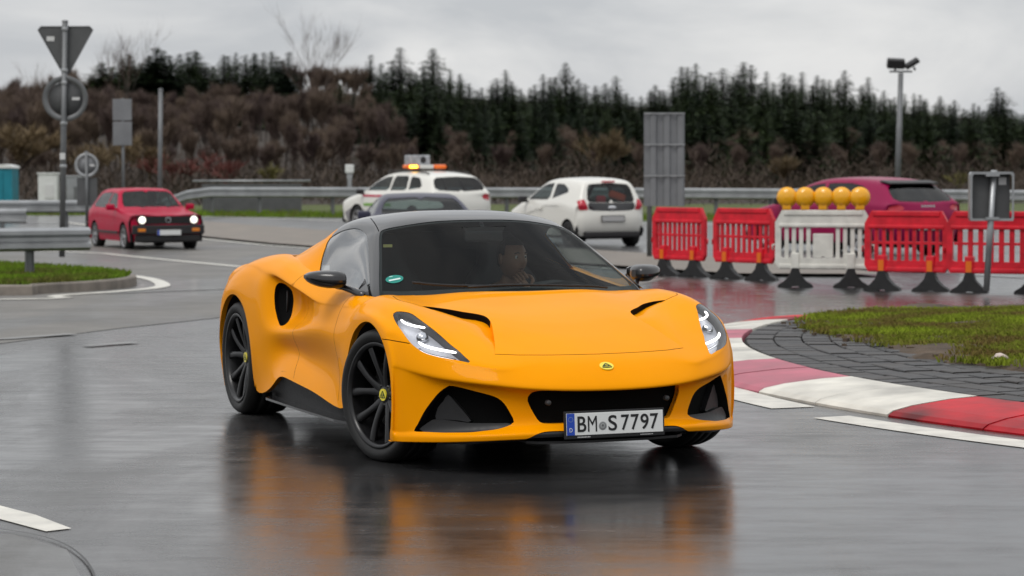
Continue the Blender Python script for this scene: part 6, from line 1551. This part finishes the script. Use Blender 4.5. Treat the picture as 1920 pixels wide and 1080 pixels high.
box_sign(5.67, 28.4, 'grey sign with deep frame seen from behind in front of red barrier')
box_sign(6.42, 28.3, 'sign cut off by the right edge of the picture, seen from behind')
# ---- plastic barriers
M_bar_red = pmat('red_barrier_plastic', (.60, .009, .024), rough=.42, noise=(7, .25)); M_bar_white = pmat('white_barrier_plastic', (.64, .63, .58), rough=.42, noise=(6, .16))
M_foot = pmat('black_rubber_foot', (.015, .015, .016), rough=.6, noise=(12, .3)); M_refl = pmat('orange_reflector', (.75, .16, .01), rough=.3)
def barrier(x, y, rz, label, red=True, L=1.24, foot_rz=.5):
    mat = M_bar_red if red else M_bar_white
    b = empty('safety_barrier', (x, y, gz(y)), rz); tag(b, label, 'barrier', 'plastic road barriers behind the roundabout')
    z0, z1 = .235, 1.0; hw = L / 2
    def frame(y0, y1):
        pass
    m = MB()   # outer ring with chamfered corners
    out = [(-hw + .05, z0), (hw - .05, z0), (hw, z0 + .08), (hw, z1 - .16), (hw - .09, z1), (-hw + .09, z1), (-hw, z1 - .16), (-hw, z0 + .08)]
    inn = [(-hw + .10, z0 + .145), (hw - .10, z0 + .145), (hw - .075, z0 + .16), (hw - .075, z1 - .24), (hw - .10, z1 - .225), (-hw + .10, z1 - .225), (-hw + .075, z1 - .24), (-hw + .075, z0 + .16)]
    for i in range(8):
        j = (i + 1) % 8; A, B, C_, D = out[i], out[j], inn[j], inn[i]
        V = [(A[0], -.03, A[1]), (B[0], -.03, B[1]), (C_[0], -.03, C_[1]), (D[0], -.03, D[1]), (A[0], .03, A[1]), (B[0], .03, B[1]), (C_[0], .03, C_[1]), (D[0], .03, D[1])]
        m.add(V, [(0, 1, 2, 3), (7, 6, 5, 4), (0, 4, 5, 1), (2, 6, 7, 3)])
    m.build('barrier_frame', mat, b)
    for zc, h, d in ((z1 - .035, .07, .045), (z1 - .20, .05, .042), (z0 + .035, .06, .045)):
        m = MB(); m.box((0, 0, zc), (L - (.22 if zc > .9 else .10), d * 2, h), bev=.015); m.build('rib', mat, b)
    ns = 9 if red else 11
    for k in range(ns):
        xx = -hw + .10 + (L - .20) * (k + .5) / ns
        if not red and k in (4, 5, 6): continue
        m = MB(); m.box((xx, 0, (z0 + z1) / 2 - .04), ((L - .2) / ns * (.48 if red else .55), .035, z1 - z0 - .36), bev=.006); m.build('slat', mat, b)
    if not red:
        m = MB(); m.box((0, 0, .545), (.26, .05, .30), bev=.012); m.build('name_panel', mat, b)
        for xx in (-.07, .07):
            m = MB(); m.box((xx, 0, z0 + .16), (.10, .05, .02)); m.build('slat', mat, b)
    else:
        m = MB(); m.box((0, 0, .60), (L - .18, .03, .035), bev=.006); m.build('cross_bar', mat, b)
    for sx in (-1, 1):
        xx = sx * hw * .58
        m = MB(); m.box((xx, 0, z0 + .10), (.11, .11, .22), bev=.015); m.build('foot_socket', mat, b)
        if red:
            m = MB(); m.box((xx, -.058, z0 + .07), (.07, .012, .16)); m.build('reflector', M_refl, b)
        f_ = empty('foot'); f_.parent = b; f_.location = (xx, 0, 0); f_.rotation_euler = (0, 0, foot_rz - rz)
        prof = [(q_ * .86, w_) for q_, w_ in (( -.27, 0), (-.25, .035), (-.17, .075), (-.09, .15), (-.05, .25), (.05, .25), (.09, .15), (.17, .075), (.25, .035), (.27, 0), (.06, 0), (.05, .012), (-.05, .012), (-.06, 0))]
        m = MB(); m.prism(prof, -.085, .085, axis='Y'); m.build('foot_block', M_foot, f_)
    for sx in (-1, 1):
        m = MB(); m.tube([(sx * (hw + .0), 0, .55), (sx * (hw + .035), 0, .55), (sx * (hw + .035), 0, .48)], .012, n=6); m.build('coupling', mat, b)
    return b
barrier(2.42, 34.7, R(-50), 'leftmost red plastic barrier beside the white city car', L=1.08, foot_rz=-.5)
barrier(3.24, 33.5, R(-46), 'second red plastic barrier from the left, next to the white one', L=1.10, foot_rz=-.4)
wb = barrier(4.02, 31.0, R(-14), 'white plastic barrier with five yellow lamps on top', False, foot_rz=-.1)
barrier(4.92, 29.9, R(-30), 'red plastic barrier just right of the white barrier', L=1.10, foot_rz=-.35)
barrier(5.98, 29.3, R(-24), 'rightmost red plastic barrier behind the framed sign', L=1.35, foot_rz=-.3)
M_lamp_y = pmat('yellow_lamp_lens', (.85, .40, .004), rough=.25, coat=.6, trans=0.0); M_lamp_body = pmat('yellow_lamp_body', (.75, .34, .01), rough=.45)
ca, sa = math.cos(R(-14)), math.sin(R(-14))
words = ['first', 'second', 'middle', 'fourth', 'rightmost']
for k in range(5):
    d = -.47 + k * .235
    x, y = 4.02 + d * ca, 31.0 + d * sa
    wl_ = empty('warning_lamp', (x, y, gz(y) + 1.0), R(-14) + .2 * math.sin(k * 2)); tag(wl_, 'yellow warning lamp, %s of five from the left on the white barrier' % words[k] if k not in (2, 4) else 'yellow warning lamp, %s of the five on the white barrier' % words[k], 'lamp', 'yellow warning lamps on the white barrier')
    m = MB(); m.box((0, 0, .04), (.11, .09, .08), bev=.015); m.build('lamp_base', M_lamp_body, wl_)
    m = MB(); pr = [(0, -.072), (.055, -.067), (.10, -.05), (.126, -.022), (.131, 0), (.126, .022), (.10, .05), (.055, .067), (0, .072)]
    m.lathe(pr, n=28, axis='Y', c=(0, 0, .165)); ln = m.build('lamp_lens', M_lamp_y, wl_)
    m = MB(); m.lathe([(.126, -.012), (.134, -.010), (.134, .010), (.126, .012)], n=28, axis='Y', c=(0, 0, .165), close=True); m.build('lens_ring', M_lamp_body, ln)
# ================================================================== woods behind the road
def hill_z(x, y):
    t = max(0.0, min(1.0, (y - 105) / 190.0)); t = t * t * (3 - 2 * t)
    crest = float(np.interp(x / max(y, 1), [-.30, -.21, -.14, -.08, -.02, .05, .12, .18, .24, .32], [3.0, 3.6, 6.8, 7.2, 6.0, 4.4, 4.4, 3.8, 2.4, 2.0]))
    crest += 4.0 * max(0.0, min(1.0, (y - 272) / 40.0))             # the slope goes on rising behind the last trees
    return .05 + t * crest * (1 + .06 * math.sin(x * .05) + .05 * math.sin(x * .021 + 2))
M_hill = pmat('leaf_litter', (.035, .027, .021), rough=.95, noise=(.2, .4))
xs_, ys_ = np.linspace(-170, 170, 60), np.concatenate([np.linspace(86, 320, 40), [400, 600]])
m = MB(); m.grid(np.array([[(x, y, hill_z(x, min(y, 320)) - (.3 if y < 90 else 0)) for x in xs_] for y in ys_]), flip=False); hl_ = m.build('hill', M_hill); hl_['kind'] = 'structure'
def leaf_mat(name, dark, light, scale=.35, rough=.75):
    m = bpy.data.materials.new(name); m.use_nodes = True; n, l = nodes(m); p = n['Principled BSDF']
    oi = n.new('ShaderNodeObjectInfo'); t = n.new('ShaderNodeTexCoord'); s = n.new('ShaderNodeTexNoise'); s.inputs['Scale'].default_value = scale; s.inputs['Detail'].default_value = 4
    l.new(t.outputs['Object'], s.inputs['Vector'])
    a = n.new('ShaderNodeMath'); a.operation = 'MULTIPLY_ADD'; a.inputs[1].default_value = .55; l.new(oi.outputs['Random'], a.inputs[0]); l.new(s.outputs['Fac'], a.inputs[2])
    r = n.new('ShaderNodeMapRange'); r.inputs['From Min'].default_value = .35; r.inputs['From Max'].default_value = 1.1; l.new(a.outputs['Value'], r.inputs['Value'])
    c = n.new('ShaderNodeMix'); c.data_type = 'RGBA'; c.inputs['A'].default_value = (*dark, 1); c.inputs['B'].default_value = (*light, 1); l.new(r.outputs['Result'], c.inputs['Factor'])
    l.new(c.outputs['Result'], p.inputs['Base Color']); p.inputs['Roughness'].default_value = rough; p.inputs['Specular IOR Level'].default_value = .2
    return m
M_needle = leaf_mat('conifer_needles', (.008, .020, .012), (.045, .070, .022))
M_bark = pmat('bark', (.045, .036, .030), rough=.9)
M_twig = leaf_mat('bare_twigs', (.070, .048, .048), (.155, .115, .085))
M_twig_tan = leaf_mat('tan_twigs', (.12, .088, .05), (.19, .14, .08)); M_twig_red = leaf_mat('reddish_twigs', (.115, .038, .032), (.165, .060, .05)); M_twig_olive = leaf_mat('olive_shrub', (.10, .092, .03), (.16, .145, .05))
def conifer_meshes(seed, H=15.0, pine=False):
    rg = random.Random(seed)
    m = MB(); m.tube([(0, 0, 0), (.05, 0, H * .5), (0, .05, H)], [.20, .13, .02], n=6); trunk = m
    V = []; F = []
    nl = 24
    for i in range(nl):
        t = i / (nl - 1); z = H * (.14 + .84 * t) if not pine else H * (.45 + .53 * t)
        rad = (3.1 * (1 - t) ** .60 + .40) * rg.uniform(.55, 1.25) if not pine else 2.6 * math.sin(math.pi * min(1, .25 + .75 * t)) * rg.uniform(.6, 1.1)
        nb = max(5, int(12 * (1 - t) + 6)); a0 = rg.uniform(0, 6.28)
        for k in range(nb):
            a = a0 + 6.283 * k / nb + rg.uniform(-.2, .2); rr = rad * rg.uniform(.65, 1.15)
            dz = -.32 * rr + rg.uniform(-.1, .1) if not pine else rg.uniform(-.1, .4)
            nseg = max(2, int(rr / .28))
            for j in range(nseg):
                s0 = (j + .35) / nseg; cx, cy, cz = rr * s0 * math.cos(a), rr * s0 * math.sin(a), z + dz * s0 ** 1.3
                for q in range(3):
                    b = rg.uniform(0, 6.283); ln = rg.uniform(.45, .95) * (1 - .45 * t); w = rg.uniform(.13, .26) * (1 - .3 * t); tilt = rg.uniform(-.5, .15)
                    dx, dy = math.cos(b), math.sin(b); ox, oy, oz = rg.uniform(-.26, .26), rg.uniform(-.26, .26), rg.uniform(-.22, .22)
                    n = len(V)
                    V += [(cx + ox - dy * w, cy + oy + dx * w, cz + oz), (cx + ox + dy * w, cy + oy - dx * w, cz + oz - .05), (cx + ox + dx * ln, cy + oy + dy * ln, cz + oz + tilt * ln)]
                    F.append((n, n + 1, n + 2))
    return trunk, V, F
def bare_meshes(seed, H=9.0, spread=.21, twigs=8, depth=5, tw=.024, slim=1.0):
    rg = random.Random(seed); tr = MB(); V = []; F = []
    def twig(p, d, ln, w):
        s = Vector((rg.uniform(-1, 1), rg.uniform(-1, 1), rg.uniform(-.3, .3))); s = (s - d * s.dot(d)).normalized() * w
        n = len(V); e = p + d * ln; V.extend([tuple(p - s), tuple(p + s), tuple(e)]); F.append((n, n + 1, n + 2))
    def grow(p, d, ln, r, lv):
        e = p + d * ln; mid = p + d * ln * .5 + Vector((rg.uniform(-.06, .06), rg.uniform(-.06, .06), 0)) * ln
        if lv >= depth - 2: tr.tube([tuple(p), tuple(mid), tuple(e)], [r, r * .85, r * .65], n=4 if lv < depth else 6, cap=False)
        else:
            twig(p, (e - p).normalized(), ln * 1.15, max(r, tw))
        if lv <= 3:
            for _ in range(twigs):
                q = p + d * ln * rg.uniform(.1, 1); dd = (d + Vector((rg.uniform(-.7, .7), rg.uniform(-.7, .7), rg.uniform(-.1, .9)))).normalized(); twig(q, dd, rg.uniform(.4, 1.3) * H / 9, tw)
        if lv == 0: return
        for k in range(3 if lv > 1 else 2 + (rg.random() < .6)):
            a = rg.uniform(0, 6.283); sp_ = spread * rg.uniform(.6, 1.3)
            dd = (d + Vector((math.cos(a), math.sin(a), .15)) * sp_).normalized(); dd.z = max(dd.z, -.1)
            grow(p + d * ln * rg.uniform(.65, 1), dd, ln * rg.uniform(.62, .85), r * .6, lv - 1)
    grow(Vector((0, 0, 0)), Vector((0, 0, 1)), H * .27 * slim, H * (.016 if tw > .01 else .008), depth)
    return tr, V, F
def tree_proto(name, parts, m_crown):
    tr, V, F = parts
    me_t = mesh_obj('trunk', tr.v, tr.f, M_bark); me_c = mesh_obj('crown', V, F, m_crown)
    dt, dc = me_t.data, me_c.data; bpy.data.objects.remove(me_t); bpy.data.objects.remove(me_c)
    zs = [v[2] for v in V] + [v[2] for v in tr.v]
    return dt, dc, float(np.percentile(zs, 99.7))
def plant(name, proto, x, y, z, hgt, rz, label, group, crown_mat=None, sx=1.0):
    s = hgt / proto[2]; o = empty(name, (x, y, z), rz); o.scale = (s * sx, s * sx, s); tag(o, label, 'tree' if 'shrub' not in name else 'shrub', group)
    link('trunk', proto[0], o); c = link('crown', proto[1], o)
    return o
CON = [tree_proto('c', conifer_meshes(100 + k), M_needle) for k in range(5)]
PIN = [tree_proto('p', conifer_meshes(150 + k, 14, True), M_needle) for k in range(2)]
BARE = [tree_proto('b', bare_meshes(200 + k), M_twig) for k in range(5)]
BTAN = [tree_proto('b', bare_meshes(220 + k, 7, .55, 7), M_twig_tan) for k in range(2)]
BRED = [tree_proto('b', bare_meshes(230 + k, 6, .6, 8, 4), M_twig_red) for k in range(2)]
BOLI = [tree_proto('b', bare_meshes(240, 5, .6, 9, 4), M_twig_olive)]
BTALL = [tree_proto('b', bare_meshes(250 + k, 12, .30, 2, 5, .007, 1.15), M_twig) for k in range(2)]
# the wood's skyline: height of the tree tops over eye level, per metre of distance, against bearing x / y
SKY_B = [-0.2579, -0.2134, -0.2001, -0.1845, -0.169, -0.1534, -0.1401, -0.1245, -0.1089, -0.0934, -0.08, -0.06, -0.0489, -0.0222, -0.0156, 0.0, 0.0178, 0.0356, 0.0534, 0.0667, 0.0734, 0.0867, 0.0978, 0.1156, 0.1334, 0.1512, 0.1645, 0.1779, 0.1979, 0.2134, 0.2534]
SKY_E = [0.0325, 0.0347, 0.0358, 0.038, 0.0414, 0.0458, 0.0491, 0.0451, 0.0487, 0.0458, 0.0429, 0.0407, 0.042, 0.0411, 0.0358, 0.0353, 0.0362, 0.034, 0.0318, 0.0369, 0.0411, 0.0398, 0.0358, 0.0376, 0.034, 0.0318, 0.0287, 0.0269, 0.0247, 0.022, 0.018]
def skyline(b): return float(np.interp(b, SKY_B, SKY_E))
def height_to(slope, y, z0): return 1.5 + slope * y - z0          # a tree at distance y whose top reaches that slope
mr = .0002223
rg = random.Random(77)
G_CON = 'conifers of the wood behind the road'; G_BARE = 'bare trees of the wood behind the road'
L_CON = 'dark green conifer standing in the wood on the rise'; L_PINE = 'dark broad-topped pine on the ridge at the left'
L_BARE = 'bare brown deciduous tree in the wood behind the far guardrail'
# ridge trees: pines and bare trees on the left rise, conifers over the rest
b = -.227
while b < .229:
    left = b < -.062
    y = rg.uniform(225, 270); x = b * y; z0 = hill_z(x, y)
    up = rg.uniform(-14, 18) if left else (rg.uniform(-8, 22) if rg.random() > .14 else rg.uniform(-34, -12))
    h = height_to(skyline(b) - up * mr, y, z0)
    if left and (b < -.173 or b > -.089):
        plant('bare_tree', BARE[rg.randrange(5)], x, y, z0, max(h, 4), rg.uniform(0, 6), L_BARE, G_BARE)
        b += rg.uniform(12, 20) * mr; continue
    if left and rg.random() < .55: plant('pine_tree', PIN[rg.randrange(2)], x, y, z0, max(h, 4), rg.uniform(0, 6), L_PINE, G_CON, sx=rg.uniform(1.4, 2.0))
    else: plant('conifer', CON[rg.randrange(5)], x, y, z0, max(h, 4), rg.uniform(0, 6), L_CON, G_CON, sx=rg.uniform(1.2, 2.1))
    b += rg.uniform(8, 20) * mr
# further rows of conifers down the slope, right of the bare wood
for ya, yb, o0, o1, b0, st in ((185, 215, 8, 55, -.071, (13, 26)), (150, 175, 25, 100, -.058, (15, 32)), (118, 140, 60, 135, -.03, (34, 80))):
    b = b0
    while b < .229:
        y = rg.uniform(ya, yb); x = b * y; z0 = hill_z(x, y)
        h = height_to(skyline(b) - rg.uniform(o0, o1) * mr, y, z0)
        o = plant('conifer', CON[rg.randrange(5)], x, y, z0, max(h, 4), rg.uniform(0, 6), L_CON, G_CON, sx=rg.uniform(1.0, 1.8))
        o.rotation_euler = (rg.uniform(-.04, .04), rg.uniform(-.04, .04), rg.uniform(0, 6))
        b += rg.uniform(*st) * mr
# bare wood: tall and dense at the left, lower and mixed in front of the conifers at the right
for row, (ya, yb, o0, o1, b1, s0, s1) in enumerate(((200, 225, 2, 30, -.058, 15, 26), (168, 192, 8, 55, -.049, 17, 30), (142, 162, 10, 90, .229, 22, 46), (122, 138, 25, 130, .229, 24, 50), (106, 117, 60, 165, .229, 24, 50))):
    b = -.231 + rg.uniform(0, 20) * mr
    while b < b1:
        y = rg.uniform(ya, yb); x = b * y; z0 = hill_z(x, y)
        right = b > -.049
        e = min(skyline(b), .0358) - (62 * mr if right else 0) - rg.uniform(o0, o1) * (.8 if right else 1) * mr
        h = height_to(max(e, -.0007), y, z0)
        plant('bare_tree', BARE[rg.randrange(5)], x, y, z0, max(h, 2.5), rg.uniform(0, 6), L_BARE, G_BARE, sx=rg.uniform(.85, 1.3))
        b += rg.uniform(s0, s1) * (2.3 if right else .85) * mr
# coloured shrubs at the foot of the wood: x, y, height
for x, y, h, pr, lab, sx in (
 (-16.01, 98, 2.74, BTAN, 'tan leafless bush behind the small round sign', 1.5),
 (-16.71, 97, 2.38, BTAN, 'tan leafless bush left of the grey panel sign', 1.4),
 (-15.19, 99, 2.25, BTAN, 'tan leafless bush beside the bare steel pole', 1.3),
 (-13.45, 96, 2.01, BRED, 'reddish bush right of the bare steel pole', 1.7),
 (-12.51, 97, 2.12, BRED, 'tallest reddish bush above the far guardrail', 1.8),
 (-11.30, 95, 1.77, BRED, 'low reddish bush left of the olive bush', 1.5),
 (-9.76, 93, 1.58, BOLI, 'olive yellow bush above the far guardrail', 1.5),
 (-20.68, 100, 3.37, BTAN, 'tan leafless bush above the turquoise toilet cabin', 1.5),
 (3.56, 100, 3.03, BTAN, 'tan bush above the small white city car', 1.2),
 (11.33, 98, 1.91, BTAN, 'tan bush above the magenta hatchback', 1.2),
 (17.18, 92, 1.27, BOLI, 'olive bush beside the framed sign', 1.2),
):
    plant('bare_shrub', pr[rg.randrange(len(pr))], x, y, hill_z(x, y), h, rg.uniform(0, 6), lab, 'coloured bushes at the foot of the wood', sx=sx)
# tall thin trees that stand against the sky
for x, y, h, lab, k in (
 (-12.34, 150, 10.39, 'tall thin bare tree rising high above the wooded ridge', 0),
 (-25.68, 160, 9.91, 'thin bare tree against the sky right of the triangular sign', 1),
 (-29.41, 150, 7.63, 'wide bare tree against the sky left of the triangular sign', 0),
):
    plant('bare_tree', BTALL[k], x, y, hill_z(x, y), h, x * 3, lab, 'thin trees against the sky')
# undergrowth: one tangled mass of twigs along the foot of the wood
rg = random.Random(31); V = []; F = []
for k in range(34000):
    y = rg.uniform(86, 150); x = rg.uniform(-.24, .24) * y; z = hill_z(x, y); h = rg.uniform(.5, 2.4) * (.6 + .4 * math.sin(x * .6) ** 2); a = rg.uniform(0, 6.283); ln = rg.uniform(.2, .9); w = rg.uniform(.012, .03)
    z += rg.random() * h; n = len(V)
    V += [(x - w, y, z), (x + w, y, z), (x + math.cos(a) * ln * .7, y + math.sin(a) * ln * .7, z + rg.uniform(.1, .9) * ln)]; F.append((n, n + 1, n + 2))
o = mesh_obj('undergrowth', V, F, leaf_mat('dead_undergrowth', (.034, .025, .020), (.065, .048, .036))); tag(o, 'tangle of leafless brown undergrowth at the foot of the wood', 'undergrowth', kind='stuff')
